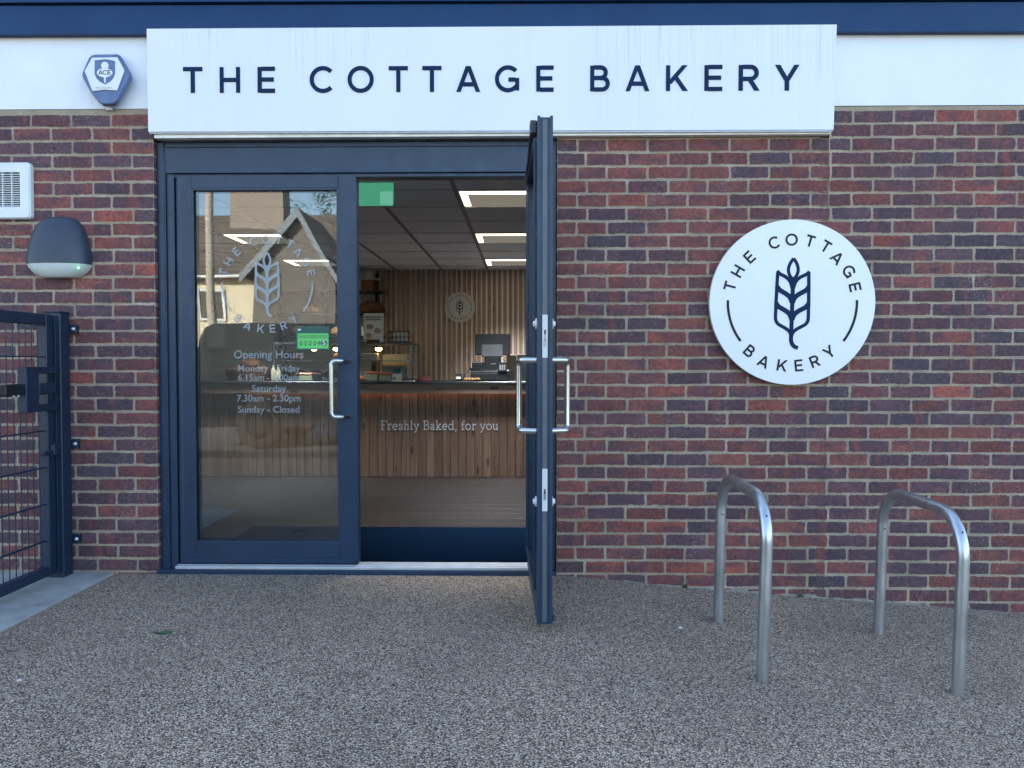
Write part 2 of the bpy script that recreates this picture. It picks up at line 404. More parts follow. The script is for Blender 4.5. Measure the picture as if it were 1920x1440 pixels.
    def obj(s, name, mat, parent=None, recalc=True):
        me = bpy.data.meshes.new(name); me.from_pydata([tuple(p) for p in s.v], [], s.f)
        for m in (mat if isinstance(mat, (list, tuple)) else [mat]): me.materials.append(MATS[m])
        me.polygons.foreach_set('use_smooth', s.sm); me.polygons.foreach_set('material_index', s.mi)
        if s.tone is not None:
            at_ = me.attributes.new('brick_tone', 'FLOAT_COLOR', 'POINT')
            at_.data.foreach_set('color', [x for t in s.tones for x in (*t[:3], t[3] if len(t) > 3 else 0.0)])
        if recalc:
            bm = bmesh.new(); bm.from_mesh(me); bmesh.ops.recalc_face_normals(bm, faces=bm.faces); bm.to_mesh(me); bm.free()
        o = bpy.data.objects.new(name, me); COL.objects.link(o)
        if parent is not None:
            me.transform(wmat(parent).inverted()); o.parent = parent
        else:                                           # origin at the base of the mesh
            xs = [p.x for p in s.v]; ys = [p.y for p in s.v]; zs = [p.z for p in s.v]
            c = Vector(((min(xs) + max(xs)) / 2, (min(ys) + max(ys)) / 2, min(zs)))
            me.transform(Matrix.Translation(-c)); o.location = c
        me.update(); return o
def tag(o, label=None, cat=None, group=None, kind=None):
    for k, v in (('label', label), ('category', cat), ('group', group), ('kind', kind)):
        if v: o[k] = v
    return o
def thing(name, loc, label, cat, group=None):
    o = bpy.data.objects.new(name, None); COL.objects.link(o); o.location = loc; o.empty_display_size = .1
    return tag(o, label, cat, group)
def fillet(pts, r, n=6):
    pts = [Vector(p) for p in pts]; out = [pts[0]]
    for i in range(1, len(pts) - 1):
        p, a, b = pts[i], pts[i - 1], pts[i + 1]; da = (a - p).normalized(); db = (b - p).normalized()
        ang = da.angle(db); k = min(r / math.tan(ang / 2), (a - p).length * .48, (b - p).length * .48)
        rr = k * math.tan(ang / 2); ce = p + (da + db).normalized() * (rr / math.sin(ang / 2))
        s0 = p + da * k - ce; s1 = p + db * k - ce; full = s0.angle(s1); axv = s0.cross(s1).normalized()
        for j in range(n + 1): out.append(ce + Matrix.Rotation(full * j / n, 3, axv) @ s0)
    out.append(pts[-1]); return out
def frame(o, ex=(1, 0, 0), ey=(0, 0, 1), n=(0, -1, 0), rot=0.0, sx=1.0, sy=1.0):
    o, ex, ey, n = Vector(o), Vector(ex), Vector(ey), Vector(n); c, s_ = math.cos(rot), math.sin(rot)
    def fr(u, v, d): u, v = u * sx, v * sy; return o + ex * (u * c - v * s_) + ey * (u * s_ + v * c) + n * d
    return fr
def arc(cx, cy, rx, ry, a0, a1, n=18): return [(cx + rx * math.cos(R(a0 + (a1 - a0) * k / n)), cy + ry * math.sin(R(a0 + (a1 - a0) * k / n))) for k in range(n + 1)]
W = .14
CAPS = {   # strokes in a unit cap height: r = ribbon, c = closed ribbon, p = slanted bar with level ends; then the width
 'T': ([('r', [(0, .93), (.76, .93)]), ('r', [(.38, 0), (.38, .86)])], .76),
 'H': ([('r', [(.07, 0), (.07, 1)]), ('r', [(.75, 0), (.75, 1)]), ('r', [(.14, .5), (.68, .5)])], .82),
 'E': ([('r', [(.07, 0), (.07, 1)]), ('r', [(.14, .93), (.68, .93)]), ('r', [(.14, .51), (.63, .51)]), ('r', [(.14, .07), (.68, .07)])], .68),
 'C': ([('r', arc(.5, .5, .44, .445, 44, 316, 30))], .86),
 'O': ([('c', arc(.51, .5, .45, .445, 0, 350, 35))], 1.02),
 'A': ([('p', (.08, 0, .46, 1)), ('p', (.86, 0, .48, 1)), ('r', [(.22, .29), (.72, .29)])], .94),
 'G': ([('r', arc(.5, .5, .44, .445, 44, 322, 30)), ('r', [(.87, .05), (.87, .53)]), ('r', [(.52, .47), (.80, .47)])], .94),
 'B': ([('r', [(.07, 0), (.07, 1)]), ('r', [(.14, .93), (.38, .93)] + arc(.40, .725, .205, .205, 90, -90, 12)[1:] + [(.14, .52)]), ('r', [(.14, .519), (.40, .519)] + arc(.46, .295, .225, .225, 90, -90, 12)[1:] + [(.14, .07)])], .76),
 'K': ([('r', [(.07, 0), (.07, 1)]), ('p', (.10, .28, .73, 1)), ('p', (.75, 0, .36, .55))], .82),
 'R': ([('r', [(.07, 0), (.07, 1)]), ('r', [(.14, .93), (.40, .93)] + arc(.43, .695, .235, .235, 90, -90, 12)[1:] + [(.14, .46)]), ('p', (.68, 0, .42, .42))], .76),
 'Y': ([('p', (.41, .38, .07, 1)), ('p', (.415, .38, .77, 1)), ('r', [(.412, 0), (.412, .42)])], .84),
}
def glyph(m, ch, fr, w=W, d0=0.0, d1=.003, ox=0.0, table=CAPS):
    for k, (typ, g) in enumerate(table[ch][0]):
        e = d1 + k * .00012
        if typ == 'p':
            x0, y0, x1, y1 = g; hw = w * math.hypot(x1 - x0, y1 - y0) / abs(y1 - y0) / 2
            m.prism([(ox + x0 - hw, y0), (ox + x0 + hw, y0), (ox + x1 + hw, y1), (ox + x1 - hw, y1)], fr, d0, e)
        else: m.ribbon([(ox + a, b) for a, b in g], w, fr, d0, e, typ == 'c')
def sf(x0, x1, y): return ('r', [(x0, y), (x1, y)])
SLAB = {
 'F': ([('r', [(.18, 0), (.18, 1)]), ('r', [(.04, .95), (.70, .95), (.70, .76)]), sf(.18, .5, .52), sf(.04, .36, .05)], .76),
 'B': ([('r', [(.2, 0), (.2, 1)]), ('r', [(.04, .95), (.42, .95)] + arc(.44, .74, .21, .21, 90, -90, 8)[1:] + [(.2, .53)]), ('r', [(.2, .53), (.46, .53)] + arc(.48, .29, .24, .24, 90, -90, 8)[1:] + [(.04, .05)])], .82),
 'r': ([('r', [(.18, 0), (.18, .66)]), sf(.04, .36, .05), sf(.04, .18, .62), ('r', [(.18, .42), (.24, .55), (.36, .62), (.48, .61), (.48, .5)])], .56),
 'e': ([('r', [(.1, .35), (.62, .35)]), ('r', arc(.36, .33, .28, .30, 5, 320, 18))], .72),
 's': ([('r', [(.45, .46), (.45, .56), (.36, .62), (.24, .63), (.12, .57), (.12, .44), (.24, .37), (.38, .31), (.47, .2), (.42, .08), (.28, .03), (.15, .05), (.08, .12), (.08, .21)])], .58),
 'h': ([('r', [(.18, 0), (.18, 1)]), sf(.04, .33, .05), sf(.04, .18, .95), ('r', [(.18, .42), (.25, .56), (.38, .62), (.52, .57), (.56, .44), (.56, 0)]), sf(.43, .70, .05)], .76),
 'l': ([('r', [(.18, 0), (.18, 1)]), sf(.04, .33, .05), sf(.04, .18, .95)], .38),
 'y': ([('r', [(.11, .64), (.34, .08)]), ('r', [(.6, .64), (.3, -.12), (.2, -.24), (.06, -.22)]), sf(0, .24, .62), sf(.46, .72, .62)], .72),
 'a': ([('r', [(.1, .48), (.14, .58), (.28, .63), (.42, .58), (.47, .46), (.47, .1), (.52, .05), (.6, .05)]), ('c', arc(.28, .19, .18, .155, 0, 340, 16))], .66),
 'k': ([('r', [(.18, 0), (.18, 1)]), sf(.04, .33, .05), sf(.04, .18, .95), ('r', [(.18, .25), (.54, .62)]), ('r', [(.3, .37), (.56, .05)]), sf(.44, .70, .05), sf(.42, .66, .62)], .72),
 'd': ([('c', arc(.33, .33, .26, .30, 0, 340, 18)), ('r', [(.58, 0), (.58, 1)]), sf(.44, .58, .95), sf(.58, .72, .05)], .78),
 ',': ([('r', [(.14, .1), (.13, -.02), (.06, -.16)])], .30),
 'f': ([('r', [(.2, 0), (.2, .78), (.26, .92), (.38, .96), (.48, .93)]), sf(.04, .44, .62), sf(.05, .38, .05)], .48),
 'o': ([('c', arc(.36, .33, .29, .30, 0, 345, 22))], .74),
 'u': ([('r', [(.16, .64), (.16, .2), (.22, .08), (.34, .04), (.48, .1), (.56, .24)]), ('r', [(.56, .66), (.56, 0)]), sf(.03, .16, .62), sf(.43, .56, .62), sf(.56, .70, .05)], .76),
 ' ': ([], .36)}
def line_width(txt, table, gap): return sum(table[c][1] + gap for c in txt) - gap
def slab_line(m, txt, fr, w=.095, d0=0, d1=.004, gap=.04):
    x = 0
    for c in txt: glyph(m, c, fr, w, d0, d1, x, SLAB); x += SLAB[c][1] + gap
def text_into(m, txt, fr, size, d1=.001, align='CENTER', bold=0.0, width=None):   # Blender's built-in typeface, as mesh
    cu = bpy.data.curves.new('t', 'FONT'); cu.body = txt; cu.size = size; cu.align_x = align; cu.offset = bold; cu.resolution_u = 3
    o = bpy.data.objects.new('t', cu); COL.objects.link(o); dg = bpy.context.evaluated_depsgraph_get(); dg.update()
    me = bpy.data.meshes.new_from_object(o.evaluated_get(dg)); k = 1.0
    if width and len(me.vertices):
        xs = [v.co.x for v in me.vertices]; k = width / (max(xs) - min(xs))
    b = len(m.v)
    m.add([fr(v.co.x * k, v.co.y * k, d1) for v in me.vertices], [tuple(p.vertices) for p in me.polygons])
    bpy.data.objects.remove(o); bpy.data.meshes.remove(me); bpy.data.curves.remove(cu)
def ring_text(fr, Rd, d1, mat, parent):     # letters round the badge; fr centred, Rd = badge radius
    top = [('T', 278, 600), ('H', 338, 483), ('E', 428, 373), ('C', 617, 262), ('O', 755, 238), ('T', 900, 250), ('T', 1022, 293), ('A', 1110, 381), ('G', 1203, 486), ('E', 1252, 610)]
    bot = [('B', 435, 1110), ('A', 545, 1192), ('K', 690, 1222), ('E', 820, 1222), ('R', 945, 1190), ('Y', 1057, 1116)]
    k = Rd / 646.0; s = 90 * k
    for lst, up in ((top, True), (bot, False)):
        for ch, x, y in lst:
            dx, dy = x - 765, 728 - y; a = math.atan2(dy, dx); rr = math.hypot(dx, dy) * k
            rot = a - math.pi / 2 if up else a + math.pi / 2; w = CAPS[ch][1]
            c, sn = math.cos(rot), math.sin(rot); px, py = rr * math.cos(a), rr * math.sin(a)
            def f2(u, v, d, c=c, sn=sn, px=px, py=py, w=w):
                u, v = (u - w / 2) * s, (v - .5) * s; return fr(px + u * c - v * sn, py + u * sn + v * c, d)
            m = M(); glyph(m, ch, f2, .17, 0.0, d1); m.obj('letter', mat, parent)
    for a0, a1 in ((178, 217), (2, -37)):
        m = M(); m.ribbon(arc(0, 0, 503 * k, 503 * k, a0, a1, 14), 19 * k, fr, 0, d1); m.obj('arc_line', mat, parent)
def wheat(m, fr, Rd, d1, tilt=0.0):
    k = Rd / 646.0; ct, st = math.cos(tilt), math.sin(tilt)
    def T(x, y): u, v = (x - 766) * k, (728 - y) * k; return (u * ct - v * st, u * st + v * ct)
    def stroke(pts, w, e, closed=False): m.ribbon([T(*p) for p in pts], w * k * 1.12, fr, 0, d1 + e, closed)
    def cat(p, n=5):                                    # Catmull-Rom smoothing
        o = []
        for i in range(len(p) - 1):
            a, b, c, d = p[max(i - 1, 0)], p[i], p[i + 1], p[min(i + 2, len(p) - 1)]
            for j in range(n):
                t = j / n
                o.append(tuple(.5 * (2 * b[q] + (c[q] - a[q]) * t + (2 * a[q] - 5 * b[q] + 4 * c[q] - d[q]) * t * t + (3 * b[q] - a[q] - 3 * c[q] + d[q]) * t ** 3) for q in (0, 1)))
        return o + [p[-1]]
    lens = cat([(766, 384), (740, 425), (728, 470), (738, 515), (766, 551)]); mir = lambda p: [(1532 - x, y) for x, y in p]
    stroke(lens, 22, 0); stroke(mir(lens), 22, .0001)
    stroke(cat([(766, 545), (766, 700), (765, 900), (764, 985), (768, 1040), (790, 1072), (820, 1084)]), 28, .0002)
    for q, f in enumerate((lambda p: p, mir)):
        e = .0003 + q * .0006
        stroke(f([(645, 500), (642, 600), (639, 730), (638, 840)] + cat([(638, 840), (642, 872), (662, 900), (715, 930), (748, 955), (764, 985)])[1:]), 23, e)
        stroke(f(cat([(641, 484), (660, 505), (712, 532), (745, 566), (762, 615)])), 24, e + .0001)
        stroke(f(cat([(640, 602), (664, 632), (715, 662), (748, 690), (765, 730)])), 33, e + .0002)
        stroke(f(cat([(637, 734), (662, 764), (715, 794), (748, 822), (765, 862)])), 33, e + .0003)

# ------------------------------------------------------------------ ground
PROF = [(-90, -.02), (-12, -.02), (-2.34, -.008), (-2.0, -.006), (.2, -.006), (.44, -.022), (.83, -.064), (1.54, -.116), (1.96, -.145), (2.73, -.198), (4.5, -.25), (12, -.30), (90, -.30)]
def gz(x):
    for (a, za), (b, zb) in zip(PROF, PROF[1:]):
        if a <= x <= b: return za + (zb - za) * (x - a) / (b - a)
    return -.3
m = M(); ys = [60, 8, 0.2, -.6, -1.6, -3, -7, -90]; xs = [p[0] for p in PROF]
fall = {-3: .02, -7: .05, -90: .10}
vs = [(x, y, z - fall.get(y, 0)) for y in ys for x, z in PROF]; nx = len(PROF)
m.add(vs, [(j * nx + i, j * nx + i + 1, (j + 1) * nx + i + 1, (j + 1) * nx + i) for j in range(len(ys) - 1) for i in range(nx - 1)])
tag(m.obj('ground', 'aggregate'), kind='structure')
m = M(); yy = [-5.6, -7, -26]
vs = [(x, y, z + .004 - (.02 + .03 * (5.6 - 3) / 4 if y > -6 else .05 + .05 * max(0, (-y - 7) / 83))) for y in yy for x, z in PROF]
m.add(vs, [(j * nx + i, j * nx + i + 1, (j + 1) * nx + i + 1, (j + 1) * nx + i) for j in range(2) for i in range(nx - 1)])
tag(m.obj('road', 'asphalt'), kind='structure')
# concrete strip under the gate
m = M(); m.box(-3.9, -2.335, -1.75, -.004, -.3, .004, .006); tag(m.obj('path', 'concrete'), kind='structure')
# loose stones along the threshold and the foot of the wall
m = M()
for k in range(260):
    x = random.choice([random.uniform(-2.3, .2), random.uniform(.15, 2.9)]); y = -.015 - abs(random.gauss(0, .03)); s = random.uniform(.0018, .0042)
    m.blob((x, y, gz(x) + s * .4), s, s * random.uniform(.7, 1.2), s * .8, .15, 6, 4, False)
tag(m.obj('loose_gravel', 'grit_stone'), 'pale loose grit along the foot of the wall and threshold', 'grit', kind='stuff')
m = M()
p = atz(305, 1188, gz(-1.8)); q = []
for k in range(12):
    a = k / 12 * 2 * math.pi; q.append(p + Vector((.040 * math.cos(a) * (1 + .25 * math.sin(3 * a)), .016 * math.sin(a), .006 + .004 * math.sin(2 * a))))
m.add(q + [p + Vector((0, 0, .012))], [(k, (k + 1) % 12, 12) for k in range(12)]); m.add([v - Vector((0, 0, .003)) for v in q], [tuple(range(12))])
tag(m.obj('fallen_leaf', 'leaf_green'), 'small dark green leaf lying flat on the paving before the closed door', 'leaf')
for px, py, lab in ((1275, 1178, 'small pale pebble on the paving between the open door and the nearer bike stand'), (38, 1277, 'small pale fleck of litter on the paving at the far left')):
    p = atz(px, py, gz(-2.3 if px < 500 else .6)); m = M(); m.blob(p + Vector((0, 0, .003)), .011, .007, .005, .2, 9, 6)
    tag(m.obj('pebble', 'pale_stone'), lab, 'pebble')

# ------------------------------------------------------------------ the bakery building
bakery = thing('bakery_building', (-.2, 0.1, 0), 'red brick single storey bakery with navy glazed doors, one leaf open', 'building')
HB, LB, JT = .0759, .225, .0115
ZREF = 2.3596
REDS = [(.165, .054, .046), (.180, .057, .047), (.145, .050, .045), (.188, .062, .048)]
PURP = [(.105, .047, .052), (.088, .046, .056), (.118, .048, .050), (.082, .048, .058)]
ORNG = [(.27, .072, .048), (.23, .064, .046)]
DARK = [(.062, .045, .056), (.070, .044, .050)]
def tone(x, z, side):
    r = random.random(); k = 1.6 * random.uniform(.78, 1.2)
    if side == 'L': w = (.26, .62, .04)
    else:
        t = min(1, max(0, (x - .9) / 1.3)); w = (.58 - .32 * t, .31 + .26 * t, (.10 if z < 1.3 else .03) * (1 - .6 * t))
    c = random.choice(REDS if r < w[0] else PURP if r < w[0] + w[1] else ORNG if r < sum(w) else DARK)
    return tuple(v * k for v in c)
UU = [0, .028, .15, .27, .39, .5, .61, .73, .85, .972, 1]; VV = [0, .095, .35, .65, .905, 1]
def one_brick(m, x0, x1, z0, z1, endl=False, endr=False):
    nx, nz = len(UU) - 1, len(VV) - 1; yf = -.0040 + random.uniform(-.0018, .0015)
    ph = [random.uniform(0, 6.3) for _ in range(6)]; tl = random.uniform(-.0013, .0013); idx = {}; vs = []
    L, Hh = x1 - x0, z1 - z0; tn = m.tone; edge = []
    chip = [random.choice([.0015, .0025, .004, .0065]) for _ in range(4)]; e0 = [random.uniform(-.0016, .0016) for _ in range(4)]; k_ = random.uniform(5, 11)
    for j in range(nz + 1):
        for i in range(nx + 1):
            u, v = UU[i], VV[j]; x = x0 + L * u; z = z0 + Hh * v + tl * (u - .5) * 2
            y = yf + .0006 * math.sin(9 * u + ph[0]) * math.sin(5 * v + ph[1])
            bi, bj = i in (0, nx), j in (0, nz)
            if bi: x += e0[i > 0] * 1.3 * math.sin(3 * v + ph[2]) + random.uniform(-.0009, .0009)
            if bj: z += .0010 * math.sin(k_ * u + ph[3] + j) + e0[2 + (j > 0)] * (u - .5) + random.uniform(-.0008, .0008)
            if bi and bj: c = chip[(i > 0) * 2 + (j > 0)]; x += c * (1 if i == 0 else -1); z += c * (1 if j == 0 else -1); y += .0008
            elif bi or bj: y += random.uniform(.0003, .0010)
            edge.append(1.0 if bi or bj else 0.0); idx[i, j] = len(vs); vs.append((x, y, z))
    fs = [(idx[i, j], idx[i + 1, j], idx[i + 1, j + 1], idx[i, j + 1]) for j in range(nz) for i in range(nx)]
    m.add(vs, fs, True); n0 = len(m.v) - len(vs)
    for q, e in enumerate(edge): m.tones[n0 + q] = (*tn, e)
    ring = [(i, 0) for i in range(nx)] + [(nx, j) for j in range(nz)] + [(i, nz) for i in range(nx, 0, -1)] + [(0, j) for j in range(nz, 0, -1)]
    sk = [vs[idx[q]] for q in ring]; n = len(ring)
    sk += [(x, .09 if (endl and i == 0) or (endr and i == nx) else .012, z) for (i, j), (x, y, z) in zip(ring, sk)]
    m.add(sk, [(k, n + k, n + (k + 1) % n, (k + 1) % n) for k in range(n)])
def brick_wall(xa, xb, ph_even, tops, side, end):
    m = M(); m.tone = (1, 1, 1); m.cur = 0
    for i in range(-4, 37):                            # course i lies between bed joints i and i+1, counted down
        z1 = ZREF - i * HB; z0 = z1 - HB
        ph = ph_even + (LB / 2 if i % 2 else 0); k0 = math.floor((xa - ph) / LB)
        cuts = [xa] + [ph + LB * k for k in range(k0, k0 + 70) if xa + .03 < ph + LB * k < xb - .03] + [xb]
        if side == 'R' and i % 2: cuts = sorted([c for c in cuts if not .19 < c < .40] + [.284])
        if side == 'R' and -2 < i < 4: cuts = sorted([c for c in cuts if abs(c - 1.68) > .05] + [1.68])
        elif side == 'R' and i <= -2: cuts = sorted([c for c in cuts if c > 1.74] + [1.68])
        cuts = [c + (random.uniform(-.006, .006) if 0 < q < len(cuts) - 1 else 0) for q, c in enumerate(cuts)]
        for q, (a, b) in enumerate(zip(cuts, cuts[1:])):
            if z1 - .01 > tops((a + b) / 2) + .03: continue
            if b - a < .03: continue
            m.tone = tone((a + b) / 2, z1, side)
            g0 = JT / 2 if not (end == 'L' and a == xa) else 0; g1 = JT / 2 if not (end == 'R' and b == xb) else 0
            zz = random.uniform(-.0016, .0016); top = min(z1 - JT / 2, tops((a + b) / 2) - .002)
            if top - z0 < .025: continue
            m.tone = tuple(m.tone); one_brick(m, a + g0, b - g1, z0 + JT / 2 + zz, top + zz, end == 'L' and a == xa, end == 'R' and b == xb)
    nb = len(m.f); m.cur = 1; m.tone = (.4, .35, .27)
    # mortar bed with a slightly uneven face
    st = .045; nx = int((xb - xa) / st); nz = 64; z_lo = -.42; vs = []
    for j in range(nz + 1):
        for i in range(nx + 1):
            x = xa + (xb - xa) * i / nx; zt = tops(x); z = z_lo + (zt - z_lo) * j / nz
            vs.append((x, -.0012 + random.uniform(-.0012, .0012), z))
    m.add(vs, [(j * (nx + 1) + i, j * (nx + 1) + i + 1, (j + 1) * (nx + 1) + i + 1, (j + 1) * (nx + 1) + i) for j in range(nz) for i in range(nx) if not (tops(xa + (xb - xa) * i / nx) != tops(xa + (xb - xa) * (i + 1) / nx))], True)
    # masonry behind the face
    m.cur = 1; zt = min(tops(xa + .01), tops(xb - .01)); m.box(xa + .004, xb - .004, .006, .10, z_lo, zt - .004)
    return m.obj('brick_wall', ['brick', 'mortar'], bakery, recalc=False)
RX0, LX1 = .176, -2.085
phl = at(248, 350, 0).x
brick_wall(-6.2, LX1, phl, lambda x: 2.612, 'L', 'R')
brick_wall(RX0, 4.4, .338, lambda x: 2.438 if x < 1.672 else 2.604, 'R', 'L')
# upper white boards, navy roof edge
def quad_board(name, mat, x0, z0a, z0b, x1, z1a, z1b, y0, y1, parent=None):
    m = M(); vs = [(x0, y, z) for y in (y0, y1) for z in (z0a, z1a)] + [(x1, y, z) for y in (y0, y1) for z in (z0b, z1b)]
    m.add(vs, [(0, 1, 3, 2), (4, 6, 7, 5), (0, 4, 5, 1), (2, 3, 7, 6), (0, 2, 6, 4), (1, 5, 7, 3)]); return m.obj(name, mat, parent or bakery)
quad_board('fascia_board', 'white_board', -6.2, 2.616, 2.614, -2.0, 3.06, 3.06, -.004, .1)
quad_board('fascia_board', 'white_board', 1.60, 2.608, 2.606, 4.4, 3.06, 3.05, -.004, .1)
m = M(); m.box(-2.0, 1.60, .0, .1, 2.50, 3.06); m.obj('backing_board', 'plaster_white', bakery)
zl, zr = at(100, 64, -.05).z, at(1800, 58.5, -.05).z
m = M(); xl, xr = -13.0, 4.6  # unseen left end lengthened to widen the building's shadow
def sl(x, a=at(100, 64, -.05).x, b=at(1800, 58.5, -.05).x): return zl + (zr - zl) * (x - a) / (b - a)
up = at(960, 6, -.05).z - at(960, 61, -.05).z
def strip(m, y0, y1, a, b):
    m.add([(xl, y0, sl(xl) + a), (xl, y1, sl(xl) + a), (xr, y1, sl(xr) + a), (xr, y0, sl(xr) + a), (xl, y0, sl(xl) + b), (xl, y1, sl(xl) + b), (xr, y1, sl(xr) + b), (xr, y0, sl(xr) + b)],
          [(0, 1, 2, 3), (4, 7, 6, 5), (0, 3, 7, 4), (1, 5, 6, 2), (0, 4, 5, 1), (3, 2, 6, 7)])
strip(m, -.05, .2, 0, up - .004); strip(m, -.035, .2, up - .004, up + .006); strip(m, -.07, .2, up + .006, up + .30)
m.obj('roof_edge', 'navy_trim', bakery)
m = M(); m.box(-12.8, 4.4, .2, 6.2, 3.10, 3.34); m.obj('roof', 'roof_felt', bakery)  # runs on unseen at the left, added for the cast shadow
m = M(); m.box(-12.8, -4.25, .11, 6.1, -.4, 3.1); m.box(-12.8, -6.2, -.004, .11, -.4, 3.1); m.box(4.25, 4.4, .1, 6.1, -.4, 3.1); m.box(-4.25, 4.25, 5.95, 6.1, -.4, 3.1); m.obj('outer_wall_and_shade_block', 'outer_block', bakery)  # outer walls, plus an unseen left block added to shade the forecourt
# pale lintel board under the sign
quad_board('lintel_board', 'cream_board', at(289, 256, -.046).x, 2.438, 2.442, 1.668, 2.50, 2.497, -.046, .0)
m = M(); n = 60; vs = []
for k in range(n + 1):
    x = .55 + 1.7 * k / n; e = math.sin(math.pi * k / n); h = max(.001, .004 + .016 * e * (.35 + .65 * math.sin(k * .9) * math.sin(k * .37)) + random.uniform(-.004, .004)); d = .014 + .012 * e + random.uniform(-.003, .003)
    vs += [(x, -.003, gz(x) + h), (x, -.008, gz(x) + h * .7), (x, -d, gz(x) - .006), (x, 0, gz(x) - .01)]
m.add(vs, [(k * 4 + q, k * 4 + q + 1, k * 4 + q + 5, k * 4 + q + 4) for k in range(n) for q in range(3)], True); m.obj('cement_fillet', 'cement', bakery)
# ---- door frame
YF = .028
m = M()
m.box(LX1 + .002, -2.035, YF, .13, .004, 2.436, .003); m.box(-2.035, -1.992, YF + .014, .13, .004, 2.30, .003); m.box(-2.047, -2.041, YF - .004, YF + .01, .02, 2.43, .001)
m.box(.112, RX0 - .002, YF, .13, .004, 2.436, .003); m.box(.078, .112, YF + .014, .13, .004, 2.30, .003); m.box(.130, .136, YF - .004, YF + .01, .02, 2.43, .001)
m.box(-2.035, .112, YF + .001, .13, 2.262, 2.436, .003); m.box(-2.03, .107, YF - .006, YF + .003, 2.405, 2.430, .002)
m.box(-1.992, .078, YF + .016, .13, 2.240, 2.2618, .003)
m.box(LX1 - .01, RX0 + .0, -.012, .13, -.06, .018, .003)
fr_o = m.obj('door_frame', 'navy', bakery)
m = M(); m.box(-1.995, .105, .004, .12, .0182, .036, .003); m.box(-1.99, .10, .03, .036, .036, .040, .001); m.box(-1.99, .10, .075, .081, .036, .040, .001)
m.obj('threshold', 'sill_silver', fr_o)
m = M(); m.tube([(-1.966, YF + .028, .04), (-1.966, YF + .028, 2.236)], .020, 14); m.obj('finger_guard', 'navy', fr_o)

# ---- door leaf built in its own frame: u along the leaf from the meeting stile, d outwards, z up
def leaf(T, Lw, stile_m, stile_h, closed):
    """T maps (u, d, z) to the world: u=0 at the hinge, u=Lw at the meeting edge, d=0 at the outer face, d=-.066 at the inner."""
    z0, z1, zb, zt = .041, 2.256, .163, 2.180
    def bx(m, u0, u1, d0, d1, a, b, bev=.002): m.box(u0, u1, d0, d1, a, b, bev, T)
    TH = -.066
    m = M()
    bx(m, 0, stile_h, TH, 0, z0, z1); bx(m, Lw - stile_m, Lw, TH, 0, z0, z1)
    bx(m, stile_h, Lw - stile_m, TH, 0, zt, z1); bx(m, stile_h, Lw - stile_m, TH, 0, z0, zb)
    for d0, d1 in ((-.006, .006), (TH - .006, TH + .006)):          # glazing beads
        bx(m, stile_h - .004, stile_h + .011, d0 - .006, d1 - .008, zb + .001, zt - .001, .001); bx(m, Lw - stile_m - .011, Lw - stile_m + .004, d0 - .006, d1 - .008, zb + .001, zt - .001, .001)
        bx(m, stile_h + .011, Lw - stile_m - .011, d0 - .006, d1 - .008, zt - .011, zt + .003, .001); bx(m, stile_h + .011, Lw - stile_m - .011, d0 - .006, d1 - .008, zb - .003, zb + .011, .001)
    bx(m, .012, Lw - .01, .0, .012, z0 + .006, z0 + .030, .004)      # drip bar
    bx(m, Lw - .003, Lw + .004, -.012, .001, z0, z1 + .006, .001); bx(m, Lw - .003, Lw + .004, TH - .001, TH + .011, z0, z1 + .006, .001)
    bx(m, Lw - .003, Lw + .002, -.024, -.018, z0, z1, .001); bx(m, Lw - .003, Lw + .002, TH + .017, TH + .023, z0, z1, .001)
    d = m.obj('door', 'navy', bakery)
    g = M(); bx(g, Lw - .003, Lw + .0008, -.0475, -.019, z0 + .01, z1 - .01, 0); g.obj('edge_seal', 'grey_metal', d)
    g = M(); bx(g, stile_h + .002, Lw - stile_m - .002, -.026, -.022, zb + .002, zt - .002, 0); bx(g, stile_h + .002, Lw - stile_m - .002, -.046, -.042, zb + .002, zt - .002, 0)
    g.obj('glass_pane', 'door_glass', d)
    g = M()
    for u0, u1, a, b in ((stile_h + .002, stile_h + .010, zb, zt), (Lw - stile_m - .010, Lw - stile_m - .002, zb, zt), (stile_h, Lw - stile_m, zb - .001, zb + .009), (stile_h, Lw - stile_m, zt - .009, zt + .001)): bx(g, u0, u1, -.0405, -.0275, a, b, 0)
    g.obj('spacer_bar', 'gasket', d)
    zc, hh = 1.047, .157; um = Lw - stile_m * .42
    for sgn in (1, -1):
        b0 = 0 if sgn > 0 else TH
        pts = [T @ Vector((um, b0 - sgn * .002, zc + hh)), T @ Vector((um - .030, b0 + sgn * .070, zc + hh)) , T @ Vector((um - .083, b0 + sgn * .076, zc + hh)), T @ Vector((um - .083, b0 + sgn * .076, zc - hh)), T @ Vector((um - .030, b0 + sgn * .070, zc - hh)), T @ Vector((um, b0 - sgn * .002, zc - hh))]
        h = M(); h.tube(fillet(pts, .032, 7), .0130, 16)
        h.obj('handle', 'stainless', d)
    return d
# closed leaf: hinge at the left jamb
TL = Matrix.Translation((-1.972, .040, 0)) @ Matrix(((1, 0, 0, 0), (0, -1, 0, 0), (0, 0, 1, 0), (0, 0, 0, 1)))
doorL = leaf(TL, 1.014, .099, .078, True)
doorL['label'] = 'closed glazed navy door leaf with white lettering'
